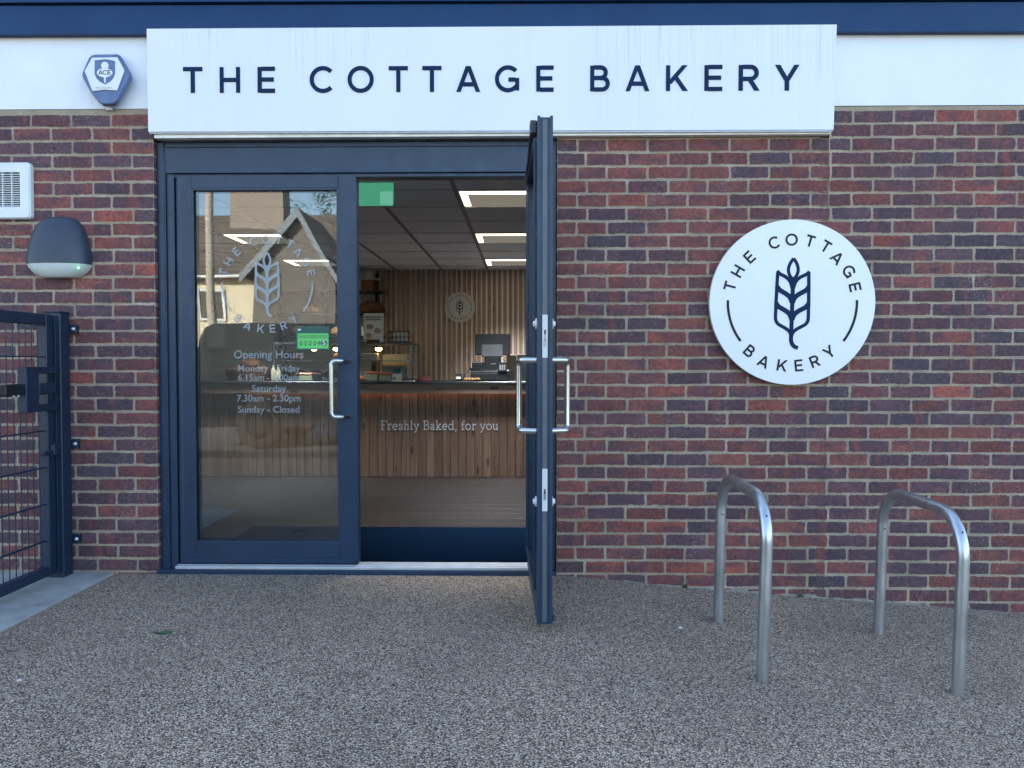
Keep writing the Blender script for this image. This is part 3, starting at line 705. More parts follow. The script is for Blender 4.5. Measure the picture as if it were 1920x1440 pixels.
# open leaf: hinge at the right jamb, swung out square to the wall
hx, hy = .077, .028; ex_, ey_ = .118, -.945
du = Vector((ex_ - hx, ey_ - hy, 0)); LWR = du.length; du.normalize(); dd = Vector((-du.y, du.x, 0))   # outer face looks right
TR_ = Matrix(((du.x, dd.x, 0, hx), (du.y, dd.y, 0, hy), (0, 0, 1, 0), (0, 0, 0, 1)))
if dd.x < 0: dd = -dd; TR_ = Matrix(((du.x, dd.x, 0, hx), (du.y, dd.y, 0, hy), (0, 0, 1, 0), (0, 0, 0, 1)))
doorR = leaf(TR_, LWR, .099, .078, False)
doorR['label'] = 'open glazed navy door leaf seen edge on'
for a, b in ((1.214, 1.402), (.541, .728)):
    g = M(); g.box(LWR + .0012, LWR + .0035, -.0445, -.0215, a, b, .0008, TR_); pl = g.obj('lock_plate', 'paper', doorR)
    g = M(); up_ = a > 1; s_ = 1 if up_ else -1; c = (a + b) / 2
    g.box(LWR + .0036, LWR + .0042, -.0365, -.0295, c + s_ * .012 - .004, c + s_ * .012 + .016, 0, TR_); g.box(LWR + .0036, LWR + .0042, -.0342, -.0318, c + s_ * .012 - .03, c + s_ * .012 - .004, 0, TR_)
    g.box(LWR + .0036, LWR + .0041, -.038, -.036, c - .045, c - .012, 0, TR_); g.box(LWR + .0036, LWR + .0041, -.030, -.028, c - .045, c - .012, 0, TR_)
    g.obj('key_slot', 'charcoal', pl)
for zc, in ((1.365,), (.575,)):
    for sg in (1, -1):
        b0 = 0 if sg > 0 else -.066; g = M(); u = LWR - .05
        g.lathe([(.024, 0), (.024, .005), (.020, .007), (.012, .007), (.012, .016), (.006, .017)], TR_ @ Vector((u, b0, zc)), 18, dd * sg); g.obj('lock_escutcheon', 'plastic_white', doorR)
# door stay from the head to the open leaf
g = M(); g.box(LWR * .86, LWR * .94, -.095, -.066, 2.205, 2.262, .003, TR_); st = g.obj('door_stay', 'black_plastic', doorR)
g = M(); a = TR_ @ Vector((LWR * .88, -.085, 2.235)); b = TR_ @ Vector((.05, -.075, 2.20)); g.tube([a, b], .008, 8); g.obj('stay_arm', 'navy', st)
# writing on the closed leaf (outside of the pane)
YG = .040 + .0215
lc = at(501, 532, YG); fr = frame(lc); RV = 110 / 1442 * 4.37
ring_text(fr, RV, .0005, 'frosted_vinyl', doorL)
m = M(); wheat(m, fr, RV, .0005); m.obj('wheat_emblem', 'frosted_vinyl', doorL)
m = M()
for txt, py, wpx in (('Opening Hours', 667, 132), ('Monday - Friday', 692, 118), ('6.15am - 4.00pm', 709, 116), ('Saturday', 730, 65), ('7.30am - 2.30pm', 748, 121), ('Sunday - Closed', 769, 117)):
    m = M(); p = at(504, py + 4.6, YG); text_into(m, txt, frame(p), .05, .0006, 'CENTER', .0006, wpx / 1442 * 4.37)
    fs = sorted(m.f, key=lambda f: min(m.v[i].x for i in f)); words = []; hi = -99
    for f in fs:                                       # one part per word: split where the gap is a space
        lo = min(m.v[i].x for i in f)
        if lo - hi > .0088: words.append([])
        words[-1].append(f); hi = max(hi, max(m.v[i].x for i in f))
    for wd in words:
        m2 = M()
        for f in wd: m2.add([m.v[i] for i in f], [tuple(range(len(f)))])
        m2.obj('opening_hours_word', 'frosted_vinyl', doorL, recalc=False)

# ------------------------------------------------------------------ signs on the front
YS = -.062
tl, tr, bl, br = at(275, 54, YS), at(1569, 46, YS), at(278, 247, YS), at(1563, 243, YS)
m = M(); b = .012
def sgn(pts, y0, y1): return [Vector((p.x, y, p.z)) for y in (y0, y1) for p in pts]
q = sgn([bl, br, tr, tl], YS, -.006); m.add(q, [(0, 1, 2, 3), (4, 7, 6, 5), (0, 4, 5, 1), (1, 5, 6, 2), (2, 6, 7, 3), (3, 7, 4, 0)])
sign = m.obj('shop_sign', 'sign_white'); tag(sign, 'long white shop sign reading THE COTTAGE BAKERY above the doors', 'sign')
m = M(); q = sgn([bl + Vector((.004, 0, -.010)), br + Vector((-.004, 0, -.010)), br + Vector((-.004, 0, -.0005)), bl + Vector((.004, 0, -.0005))], YS + .004, YS + .02); m.add(q, [(0, 1, 2, 3), (4, 7, 6, 5), (0, 4, 5, 1), (1, 5, 6, 2), (2, 6, 7, 3), (3, 7, 4, 0)])
m.obj('edge_trim', 'anodised', sign)
m = M()
LET = [('T', 344, 380), ('H', 413, 450), ('E', 484, 516), ('C', 582, 623), ('O', 653, 700), ('T', 729, 765), ('T', 792, 828), ('A', 856, 900), ('G', 929, 973), ('E', 1006, 1038), ('B', 1107, 1143), ('A', 1173, 1217), ('K', 1249, 1288), ('E', 1321, 1354), ('R', 1385, 1423), ('Y', 1454, 1497)]
rot = math.atan2(tr.z - tl.z, tr.x - tl.x)
for ch, xa, xb in LET:
    t = (xa - 344) / 1110; yb = 174.5 - 4.5 * t; yt = 126.5 - 4.5 * t
    p0, p1, ph = at(xa, yb, YS), at(xb, yb, YS), at(xa, yt, YS)
    m = M(); glyph(m, ch, frame(p0, rot=rot, sx=(p1.x - p0.x) / CAPS[ch][1], sy=(ph.z - p0.z)), .162, 0, .004); m.obj('letter', 'navy_letter', sign)

YD = -.055
dc = at(1485.5, 567, YD); RD = .4575 * (4.31 + YD) / 4.31
ring = [(math.cos(a) , math.sin(a)) for a in [2 * math.pi * k / 96 for k in range(96)]]
m = M(); m.prism([(x * RD, y * RD) for x, y in ring], frame(dc), -.028, 0); disc = m.obj('round_sign', 'disc_white')
tag(disc, 'large round white wall sign with wheat ear, mounted on the outside brickwork', 'sign')
m = M(); m.prism([(x * RD * .82, y * RD * .82) for x, y in ring], frame(dc), -.053, -.0285); m.obj('standoff_ring', 'grey_metal', disc)
ring_text(frame(dc), RD, .002, 'charcoal', disc)
m = M(); wheat(m, frame(dc), RD, .002, R(1.2) * -1); m.obj('wheat_emblem', 'navy_letter', disc)

for px, lab in ((1284, 'tiny green weed at the foot of the brick wall, left of the nearer bike stand'), (1500, 'tiny green weed at the foot of the brick wall, between the two bike stands')):
    p = at(px, 1095, -.014); m = M()
    for k in range(16):
        a = random.uniform(0, 6.28); l_ = random.uniform(.012, .030); b0 = Vector((p.x + random.uniform(-.018, .018), -.014 - random.uniform(0, .012), gz(p.x))); t_ = b0 + Vector((math.cos(a) * l_ * .6, -abs(math.sin(a)) * l_ * .5, l_)); sd_ = Vector((.0028, 0, 0))
        md = b0.lerp(t_, .5) + Vector((0, 0, .003)); m.add([b0 - sd_ * .5, b0 + sd_ * .5, md + sd_, t_, md - sd_], [(0, 1, 2, 3, 4)])
    tag(m.obj('weed', 'leaf_green', recalc=False), lab, 'weed')
# ------------------------------------------------------------------ fittings on the left-hand wall
# alarm box
K = 1 / 6.0
def apx(x, y, Y): return at(x * K, 60 + y * K, Y)
def poly_px(pts, Y): return [apx(x, y, Y) for x, y in pts]
alarm = thing('alarm_box', apx(1210, 830, -.03), 'hexagonal blue and white burglar alarm box with shield badge', 'alarm')
def loft(m, polys):
    n = len(polys[0]); vs = [p for q in polys for p in q]; fs = [tuple(range(n)), tuple(range(len(vs) - 1, len(vs) - n - 1, -1))]
    for j in range(len(polys) - 1): fs += [(j * n + i, j * n + (i + 1) % n, (j + 1) * n + (i + 1) % n, (j + 1) * n + i) for i in range(n)]
    m.add(vs, fs)
out = [(1010, 285), (1035, 262), (1080, 252), (1320, 250), (1352, 268), (1378, 300), (1478, 470), (1488, 510), (1478, 545), (1345, 790), (1310, 825), (1245, 836), (1170, 832), (1120, 800), (1035, 700), (940, 530), (928, 490), (935, 455)]
cx, cy = 1205, 520
back = poly_px(out, -.006); mid = poly_px(out, -.055); fro = poly_px([(cx + (x - cx) * .93 - 22, cy + (y - cy) * .93 - 8) for x, y in out], -.085)
m = M(); loft(m, [back, mid, fro]); m.obj('case', 'shield_blue', alarm)
m = M(); cov = [(1035, 288), (1322, 283), (1405, 435), (1322, 662), (1180, 652), (1040, 668), (950, 440)]
loft(m, [poly_px(cov, -.084), poly_px([(1178 + (x - 1178) * .975, 470 + (y - 470) * .975) for x, y in cov], -.092)]); cv = m.obj('cover', 'plastic_white', alarm)
sh = [(1065, 318), (1120, 314), (1180, 306), (1240, 314), (1295, 326), (1295, 470), (1275, 520), (1240, 558), (1180, 592), (1120, 556), (1085, 520), (1065, 470)]
m = M(); loft(m, [poly_px(sh, -.0915), poly_px(sh, -.0932)]); bd = m.obj('shield_badge', 'shield_blue', alarm)
m = M(); c = apx(1180, 375, -.0935); k_ = (apx(1280, 375, -.0935).x - c.x) / 100
def ell(m, X, Y_, rx, ry, d): p = apx(X, Y_, -.0932); m.prism([(x * rx * k_, y * ry * k_) for x, y in ring[::3]], frame(p), 0, d)
ell(m, 1180, 378, 42, 42, .0006); ell(m, 1178, 458, 88, 50, .0009); m.prism([(-12 * k_, 0), (12 * k_, 0), (8 * k_, -70 * k_), (-8 * k_, -70 * k_)], frame(apx(1180, 500, -.0932)), 0, .0007)
m.obj('badge_emblem', 'plastic_white', bd)
m = M()
for ch, X in (('A', 1108), ('C', 1158), ('E', 1210)): glyph(m, ch, frame(apx(X, 480, -.0942), sx=52 * k_, sy=50 * k_), .16, 0, .0004)
m.obj('badge_lettering', 'navy_letter', bd)
m = M(); text_into(m, 'FIRE & SECURITY', frame(apx(1170, 638, -.0922)), .012, .0002, 'CENTER', 0, 190 * k_); m.obj('small_lettering', 'print_grey', cv, recalc=False)
m = M(); c0 = at(205, 199, -.02); m.tube([c0, c0 + Vector((0, 0, -.024))], .017, 12); m.obj('cable_gland', 'plastic_white', alarm)
# vent
vx1, vz0, vz1 = -2.765, 1.998, 2.312; vx0 = vx1 - .318
def rrect(x0, x1, z0, z1, r, n=5):
    o = []
    for cx_, cz_, a in ((x1 - r, z1 - r, 0), (x0 + r, z1 - r, 90), (x0 + r, z0 + r, 180), (x1 - r, z0 + r, 270)): o += arc(cx_, cz_, r, r, a, a + 90, n)
    return o
vent = thing('vent_cover', ((vx0 + vx1) / 2, 0, vz0), 'white plastic ventilation grille high on the brick wall at far left', 'vent')
m = M(); P = rrect(vx0, vx1, vz0, vz1, .022); C2 = ((vx0 + vx1) / 2, (vz0 + vz1) / 2)
def sc_(p, k): return [(C2[0] + (x - C2[0]) * k, C2[1] + (z - C2[1]) * k) for x, z in p]
def v3(p, y): return [Vector((x, y, z)) for x, z in p]
n = len(P); inn = rrect(vx0 + .055, vx1 - .055, vz0 + .065, vz1 - .055, .004)
rings = [v3(P, -.004), v3(P, -.030), v3(sc_(P, .955), -.040), v3(inn, -.040), v3(inn, -.012)]
vs = [p for q in rings for p in q]; m.add(vs, [(j * n + i, j * n + (i + 1) % n, (j + 1) * n + (i + 1) % n, (j + 1) * n + i) for j in range(4) for i in range(n)])
m.obj('grille_frame', 'plastic_white', vent)
m = M(); m.box(vx0 + .05, vx1 - .05, -.012, -.010, vz0 + .06, vz1 - .05); m.obj('backing', 'print_grey', vent)
m = M(); z = vz0 + .069
while z < vz1 - .058:
    m.add([(vx0 + .056, -.036, z), (vx1 - .056, -.036, z), (vx1 - .056, -.018, z + .007), (vx0 + .056, -.018, z + .007), (vx0 + .056, -.036, z + .003), (vx1 - .056, -.036, z + .003), (vx1 - .056, -.018, z + .010), (vx0 + .056, -.018, z + .010)], [(0, 1, 2, 3), (4, 7, 6, 5), (0, 4, 5, 1), (1, 5, 6, 2), (2, 6, 7, 3), (3, 7, 4, 0)]); z += .0125
for k in range(1, 4): x = vx0 + .056 + k * (.318 - .112) / 4; m.box(x - .0015, x + .0015, -.034, -.013, vz0 + .066, vz1 - .056)
m.obj('louvre_slats', 'plastic_white', vent)
# bulkhead emergency light
el = thing('emergency_light', (-2.614, 0, 1.669), 'dark teardrop bulkhead light with frosted lens and green dot', 'light')
m = M(); prof = [(0, .177, .115), (.05, .174, .112), (.10, .166, .104), (.15, .154, .092), (.19, .140, .079), (.22, .124, .066), (.243, .104, .054), (.258, .078, .042), (.265, .045, .032), (.267, .006, .024)]
seg = 18; vs = []; fs = []
for h, w_, d_ in prof:
    for k in range(seg + 1):
        a = math.pi * k / seg; e = .75
        x = -math.copysign(abs(math.cos(a)) ** e, math.cos(a)) * w_; vs.append((-2.614 + x, -.004 - math.sin(a) ** e * d_, 1.744 + h))
for j in range(len(prof) - 1): fs += [(j * (seg + 1) + k, j * (seg + 1) + k + 1, (j + 1) * (seg + 1) + k + 1, (j + 1) * (seg + 1) + k) for k in range(seg)]
m.add(vs, fs, True); m.add([vs[k] for k in range(seg + 1)], [tuple(range(seg + 1))]); m.obj('housing', 'plastic_dark', el)
m = M(); prof = [(0, .095, .060), (.004, .112, .070), (.030, .146, .092), (.055, .166, .106), (.0735, .174, .111)]; vs = []; fs = []
for h, w_, d_ in prof:
    for k in range(seg + 1):
        a = math.pi * k / seg; e = .75
        x = -math.copysign(abs(math.cos(a)) ** e, math.cos(a)) * w_; vs.append((-2.614 + x, -.004 - math.sin(a) ** e * d_, 1.669 + h))
for j in range(len(prof) - 1): fs += [(j * (seg + 1) + k, j * (seg + 1) + k + 1, (j + 1) * (seg + 1) + k + 1, (j + 1) * (seg + 1) + k) for k in range(seg)]
m.add(vs, fs, True); m.add([vs[k] for k in range(seg + 1)], [tuple(range(seg + 1))]); ln = m.obj('lens', 'lens_frost', el)
m = M(); m.blob(at(147, 502, -.105), .006, .005, .006, 0, 10, 8, False); m.obj('indicator_lamp', 'led_green', ln)

# ------------------------------------------------------------------ gate and its post
PX0, PX1, PY0, PY1 = -2.640, -2.552, -.128, -.040
post = thing('gate_post', ((PX0 + PX1) / 2, (PY0 + PY1) / 2, .002), 'square navy steel gate post bolted to the brick wall', 'post')
m = M(); m.box(PX0, PX1, PY0, PY1, .002, 1.468, .004); m.box(PX1 - .033, PX1 - .027, PY0 - .003, PY0 + .002, .01, 1.44, .001); m.obj('shaft', 'navy_dark', post)
m = M(); m.box(PX0 - .003, PX1 + .003, PY0 - .003, PY1 + .003, 1.468, 1.476, .002); m.obj('cap', 'navy_dark', post)
for zc in (1.382, .737, .199):
    m = M(); m.box(PX1 - .01, PX1 + .034, -.039, -.008, zc - .026, zc + .026, .003); bk = m.obj('bracket', 'navy_dark', post)
    m = M(); m.lathe([(.013, 0), (.013, .003), (.008, .004), (.008, .010), (.004, .012)], (PX1 + .018, -.039, zc), 12, (0, -1, 0)); m.obj('bolt', 'steel_bolt', bk)
GX = -2.607; GY0, GY1 = -.142, -1.30; GZ0, GZ1 = .035, 1.455
gate = thing('mesh_gate', (GX, (GY0 + GY1) / 2, .005), 'navy steel mesh gate standing open at right angles to the wall', 'gate')
m = M(); t = .024
m.box(GX - t, GX + t, GY0, GY0 - .06, GZ0, GZ1, .003); m.box(GX - t, GX + t, GY1, GY1 + .06, GZ0, GZ1, .003)
m.box(GX - t, GX + t, GY1 + .06, GY0 - .06, GZ1 - .06, GZ1, .003); m.box(GX - t, GX + t, GY1 + .06, GY0 - .06, GZ0, GZ0 + .05, .003); m.obj('gate_frame', 'navy_dark', gate)
m = M(); y = GY0 - .10
while y > GY1 + .07: m.tube([(GX, y, GZ0 + .05), (GX, y, GZ1 - .06)], .0028, 6, False); y -= .05
z = GZ0 + .19
while z < GZ1 - .08:
    for s_ in (-1, 1): m.tube([(GX + s_ * .006, GY0 - .06, z), (GX + s_ * .006, GY1 + .06, z)], .0036, 6, False)
    z += .2
m.obj('wire_mesh', 'navy_dark', gate)
m = M(); m.box(GX + .012, GX + .06, -.43, -.325, .935, 1.172, .003); lk = m.obj('lock_case', 'navy_dark', gate)
m = M(); m.box(GX + .02, GX + .05, -.325, -.150, 1.135, 1.172, .002); m.box(GX + .02, GX + .05, -.325, -.150, .935, .972, .002); m.box(GX + .02, GX + .05, -.305, -.165, 1.03, 1.085, .002); m.obj('keeper_frame', 'navy_dark', lk)
m = M(); m.tube(fillet([(GX + .035, -.455, 1.02), (GX + .035, -.455, 1.075), (GX + .035, -.49, 1.075), (GX + .035, -.49, 1.02)], .014, 5), .005, 8); m.obj('shackle', 'steel_bolt', lk)
m = M(); m.box(GX + .02, GX + .05, -.57, -.43, 1.03, 1.085, .004); m.obj('slide_bolt', 'black_metal', lk)
m = M(); m.tube([(GX + .03, -.14, .72), (GX + .03, -.26, .70)], .012, 8); m.box(GX + .0, GX + .05, -.13, -.19, .69, .75, .003); m.obj('hinge', 'navy_dark', gate)
m = M(); m.tube([(GX, GY1 + .03, -.006), (GX, GY1 + .03, GZ0 + .01)], .016, 10); m.obj('drop_foot', 'navy_dark', gate)

# ------------------------------------------------------------------ bike stands
def bike_stand(x, yr, yf, z, top, lean, label):
    t = thing('bike_stand', (x, (yr + yf) / 2, z), label, 'bike rack', 'galvanised bike stands')
    T = Matrix.Translation((x, 0, z)) @ Matrix.Rotation(R(lean), 4, 'Y')
    pts = [(0, yr, -.1), (0, yr, top), (0, yf, top), (0, yf, -.1)]
    path = fillet(pts, .175, 22); m = M(); m.tube([T @ Vector(p) for p in path], .0245, 22); m.obj('tube', 'galvanised', t)
    for yy, zz in ((yr + -.012, top - .115), (yf + .03, top - .045)):
        m = M(); nrm = T.to_3x3() @ (Vector((0, -1, 0)) if yy > (yr + yf) / 2 else Vector((0, -.55, .83)))
        c = T @ Vector((0, yy, zz)); 
        if yy > (yr + yf) / 2: c = T @ Vector((0, yr - .0238, top - .19))
        else: c = T @ Vector((0, yf + .135 - .135 * .66 + nrm.y * .0238, top - .135 + .135 * .75 + .0198)); c = T @ (Vector((0, yf + .175, top - .175)) + Vector((0, -.83, .56)) * (.175 + .0238)); nrm = T.to_3x3() @ Vector((0, -.83, .56))
        m.lathe([(.0042, 0), (.0042, .0009)], c, 12, nrm); m.obj('vent_hole', 'black_plastic', t)
s1r, s1f = atz(1350, 1163, -.068), atz(1425, 1274, -.068); s2r, s2f = atz(1652, 1185, -.122), atz(1790, 1298, -.122)
bike_stand((s1r.x + s1f.x) / 2, s1r.y, s1f.y, -.068, at(1378, 886, s1r.y - .1).z + .068 - .0245, 1.2, 'galvanised tube bike stand nearer the door')
bike_stand((s2r.x + s2f.x) / 2, s2r.y, s2f.y, -.122, at(1688, 913, s2r.y - .1).z + .122 - .0245, 1.3, 'galvanised tube bike stand at the right end of the wall')
# ------------------------------------------------------------------ interior
FZ, CZ, BY = .030, 2.40, 5.66
m = M(); m.tone = (.6, .6, .6); y = .12; r = 0
while y < 5.9:
    x = -4.24 - (r % 3) * .4
    while x < 4.2:
        k = random.uniform(.35, 1); m.tone = (k, random.random(), random.random()); m.box(max(x, -4.24), min(x + 1.2, 4.24), y, y + .185, FZ - .05, FZ, .0008); x += 1.201
    y += .186; r += 1
tag(m.obj('floor', 'floor_wood'), kind='structure')
m = M(); m.box(-4.24, 4.24, .14, 5.94, CZ, CZ + .03); ce = tag(m.obj('ceiling', 'ceiling_tile'), kind='structure')
m = M(); g0, gs = 1.07, .59
for k in range(-8, 9): x = -.49 + k * gs; m.box(x - .014, x + .014, .14, 5.94, CZ - .007, CZ - .0005)
m.obj('main_runner', 'grid_dark', ce)
m = M()
for k in range(-1, 9):
    y = g0 + k * gs
    if .2 < y < 5.9: m.box(-4.24, 4.24, y - .010, y + .010, CZ - .005, CZ - .0006)
m.obj('cross_tee', 'plaster', ce)
# inside walls
m = M(); m.box(-4.24, -1.95, BY, BY + .2, FZ, CZ); tag(m.obj('wall', 'plaster'), kind='structure')
m = M(); m.box(-1.95, 4.24, BY - .002, BY + .2, FZ, CZ); tag(m.obj('wall', 'slat_white'), kind='structure')
m = M(); m.box(-4.24, -4.1, .14, BY, FZ, CZ); tag(m.obj('wall', 'plaster'), kind='structure')
m = M(); m.box(4.1, 4.24, .14, BY, FZ, CZ); tag(m.obj('wall', 'plaster'), kind='structure')
m = M(); m.box(-4.24, -2.09, .10, .135, FZ - .1, 3.1); m.box(.18, 4.24, .10, .135, FZ - .1, 3.1); m.box(-2.09, .18, .1, .135, 2.437, 3.1); m.obj('inner_lining', 'plaster', bakery)
# striped back panel: tan slats over a white board
m = M(); m.tone = (1, 1, 1); x = -1.93; k = 0
while x < 1.6:
    w = .043; k_ = random.uniform(.5, 1); m.tone = (k_, random.random(), random.random()); m.box(x, x + w, BY - .016, BY - .001, FZ + .9, CZ - .004, .002); x += .0665 + random.choice([-.006, 0, .004]); k += 1
sp = m.obj('slat_panel', 'slat_wood'); tag(sp, 'striped tan slat panel on the back wall behind the till', 'wall panel')
# inside round sign
c = at(862, 576, BY - .03); rs = 28.2 / 1442 * (4.31 + BY)
m = M(); m.prism([(a * rs, b * rs) for a, b in ring], frame(c), -.016, 0); s_in = m.obj('round_sign', 'paper'); tag(s_in, 'small round wall sign with wheat ear hanging indoors on the striped slats', 'sign')
ring_text(frame(c), rs, .001, 'charcoal', s_in)
m = M(); wheat(m, frame(c), rs, .001); m.obj('wheat_emblem', 'navy_letter', s_in)
# ceiling lights
LAMP_W = 6.5
def ceiling_light(x0, y0, label):
    t = thing('ceiling_light', (x0 + gs / 2, y0 + gs / 2, CZ - .02), label, 'ceiling light', 'recessed ceiling light panels')
    x1, y1 = x0 + gs - .03, y0 + gs - .02; x0 += .016
    m = M(); z0, z1 = CZ - .012, CZ - .0008
    m.box(x0, x1, y0, y0 + .012, z0, z1); m.box(x0, x1, y1 - .012, y1, z0, z1); m.box(x0, x0 + .012, y0 + .012, y1 - .012, z0, z1); m.box(x1 - .012, x1, y0 + .012, y1 - .012, z0, z1); m.obj('light_frame', 'plastic_white', t)
    m = M(); m.box(x0 + .012, x1 - .012, y0 + .012, y0 + .11, CZ - .010, CZ - .001); m.box(x0 + .012, x0 + .06, y0 + .11, y1 - .06, CZ - .010, CZ - .001); m.obj('bright_strip', 'led_panel', t)
    m = M(); m.box(x0 + .06, x1 - .012, y0 + .11, y1 - .012, CZ - .008, CZ - .001); m.obj('diffuser', 'led_soft', t)
    ld = bpy.data.lights.new('lamp', 'AREA'); ld.shape = 'SQUARE'; ld.size = .45; ld.energy = LAMP_W; ld.color = (.97, .98, 1.0); ld.spread = R(78)
    lo = bpy.data.objects.new('lamp', ld); COL.objects.link(lo); lo.parent = t; lo.location = (0, 0, .006)
for k, lab in enumerate(('ceiling light panel nearest the open doorway', 'middle one of three ceiling light panels seen through the open doorway', 'ceiling light panel furthest back, close to the striped wall')): ceiling_light(-.49, g0 + k * 3 * gs, lab)
for k, lab in ((1, 'ceiling light panel seen through the upper glass of the closed door, above the lettering'), (2, 'ceiling light panel seen through the closed door behind the wheat ear lettering')): ceiling_light(-2.85, g0 + k * 3 * gs, lab)
# entrance mat
m = M(); m.box(-1.93, .10, .135, 1.06, FZ, FZ + .010, .003); tag(m.obj('door_mat', 'mat_fibre'), 'wide dark entrance mat just inside the doors', 'mat')
# green exit sign hanging inside
e0, e1 = at(677, 343, .6), at(738, 386, .6)
ex = thing('exit_sign', ((e0.x + e1.x) / 2, .6, e1.z), 'plain green translucent sign hanging inside the top of the doorway', 'sign')
m = M(); m.prism(rrect(e0.x - .02, e1.x, e1.z, e0.z, .012), frame((0, .6, 0)), -.004, .004); m.obj('sign_panel', 'green_acrylic', ex)
m = M(); m.box(e1.x - .085, e1.x - .004, .594, .5955, e1.z + .006, e0.z - .055); m.obj('pale_patch', 'green_pale', ex)
m = M(); m.box(e0.x - .02, e1.x + .012, .575, .625, e0.z - .002, CZ - .001, .003); m.obj('housing', 'plastic_white', ex)
# counter
CX0, CX1 = -3.42, 1.15; FY = 3.49
ct = thing('counter', (0, 3.8, FZ), 'long service counter clad in upright brown boards with dark top', 'counter')
m = M(); x = CX0; m.tone = (1, 1, 1)
while x < CX1:
    w = .083 + random.uniform(-.001, .001); m.tone = (random.random() ** .8, random.random(), random.random()); m.box(x + .0015, x + w - .0015, FY, FY + .02, FZ + .002, .90, .003); x += w
m.obj('front_boards', 'counter_wood', ct)
m = M(); m.box(CX0, CX1, FY + .021, 4.20, FZ, .93); m.obj('carcass', 'black_plastic', ct)
m = M(); m.tone = (.8, .4, .2)
x = CX0
while x < CX1: w = 1.3; m.tone = (random.uniform(.6, 1), random.random(), random.random()); m.box(x, min(CX1, x + w), FY - .075, FY - .045, .884, .980, .002); x += w + .001
m.obj('front_beam', 'beam_wood', ct)
m = M(); m.box(CX0 - .02, CX1 + .02, FY - .095, 4.25, .982, 1.006, .003); m.obj('counter_top', 'stone_top', ct)
m = M(); m.box(-2.85, CX1, FY - .030, FY - .018, .906, .914); m.obj('led_strip', 'led_amber', ct)
m = M(); txt = 'Freshly Baked, for you'; wl = line_width(txt, SLAB, .04)
p0, p1 = at(714, 806, FY - .002), at(935, 806, FY - .002)
kx = (p1.x - p0.x) / wl; x = 0
for wd in txt.split(' '):
    m = M(); slab_line(m, wd, frame((p0.x + x * kx, FY - .001, p0.z), sx=kx, sy=.096), .105); m.obj('counter_word', 'vinyl', ct); x += line_width(wd + ' ', SLAB, .04) + .04
# grey words on the plain back wall
m = M(); txt = 'Baked, for you'; wl = line_width(txt, SLAB, .04); p1 = at(438, 580, BY - .002); 
slab_line(m, txt, frame((p1.x - 1.17, BY - .001, p1.z), sx=1.17 / wl, sy=.135), .11); tag(m.obj('wall_lettering', 'print_grey'), 'dark slab letters ending in for you on the plain back wall', 'lettering')

CT = 1.006
# till
till = thing('till', (-.345, 3.80, CT), 'black touch screen till with its back to the door', 'till')
m = M(); a, b = at(891, 626, 3.82), at(957, 666, 3.82)
T = Matrix.Translation((0, 3.82, (a.z + b.z) / 2)) @ Matrix.Rotation(R(-8), 4, 'X') @ Matrix.Translation((0, -3.82, -(a.z + b.z) / 2))
m.box(a.x, b.x, 3.81, 3.84, b.z, a.z, .008, T); m.obj('screen', 'black_plastic', till)
m = M(); c1, c2 = at(903, 647, 3.80), at(943, 670, 3.80); m.box(c1.x, c2.x, 3.785, 3.812, c2.z, c1.z, .006, T); m.obj('back_cover', 'grey_metal', till)
m = M(); c1, c2 = at(909, 668, 3.82), at(939, 697, 3.82); m.box(c1.x, c2.x, 3.77, 3.86, c2.z - .02, c1.z, .012); m.obj('stand', 'black_plastic', till)
m = M(); c1, c2 = at(920, 681, 3.768), at(930, 683, 3.768); m.box(c1.x, c2.x, 3.7685, 3.7695, c2.z, c1.z); m.obj('badge', 'anodised', till)
c1, c2 = at(883, 696, 3.66), at(954, 714, 3.66)
m = M(); m.box(c1.x, c2.x, 3.66, 4.02, CT, c1.z, .004); m.box(c1.x + .01, c2.x - .01, 3.655, 3.662, CT + .012, c1.z - .02, .002); dr = m.obj('cash_drawer', 'black_metal'); tag(dr, 'flat black cash drawer box under the till screen', 'cash drawer')
m = M(); m.box(c1.x + .03, c2.x - .03, 3.72, 3.90, c1.z + .0005, c1.z + .012, .003); m.obj('base_plate', 'black_plastic', till)
c1, c2 = at(885, 682, 3.72), at(907, 695, 3.72)
m = M(); m.box(c1.x, c2.x, 3.72, 3.86, dr.location.z + .107 - .001, c1.z + .02, .010); m.box(c1.x + .02, c2.x - .02, 3.715, 3.722, c1.z - .02, c1.z - .005, .001); tag(m.obj('receipt_printer', 'black_plastic'), 'small black receipt printer left of the till stand', 'printer')
c1, c2 = at(853, 700, 3.60), at(866, 714, 3.60)
cr = thing('card_reader', ((c1.x + c2.x) / 2, 3.62, CT), 'small dark card reader with pale keys on the counter left of the till', 'card reader')
T = Matrix.Translation((0, 3.62, CT)) @ Matrix.Rotation(R(-18), 4, 'X') @ Matrix.Translation((0, -3.62, -CT))
m = M(); m.box(c1.x, c2.x, 3.61, 3.635, CT + .004, c1.z, .004, T); m.obj('body', 'black_plastic', cr)
m = M(); m.box(c1.x + .012, c2.x - .012, 3.6085, 3.6095, CT + .02, CT + .045, 0, T); m.obj('keypad', 'paper', cr)
m = M(); q = at(868, 712, 3.63); e = at(886, 695, 3.72); m.tube([q, q + (e - q) * .3 + Vector((0, 0, .05)), q + (e - q) * .7 + Vector((0, 0, .06)), e], .012, 8); m.obj('cable', 'black_plastic', cr)
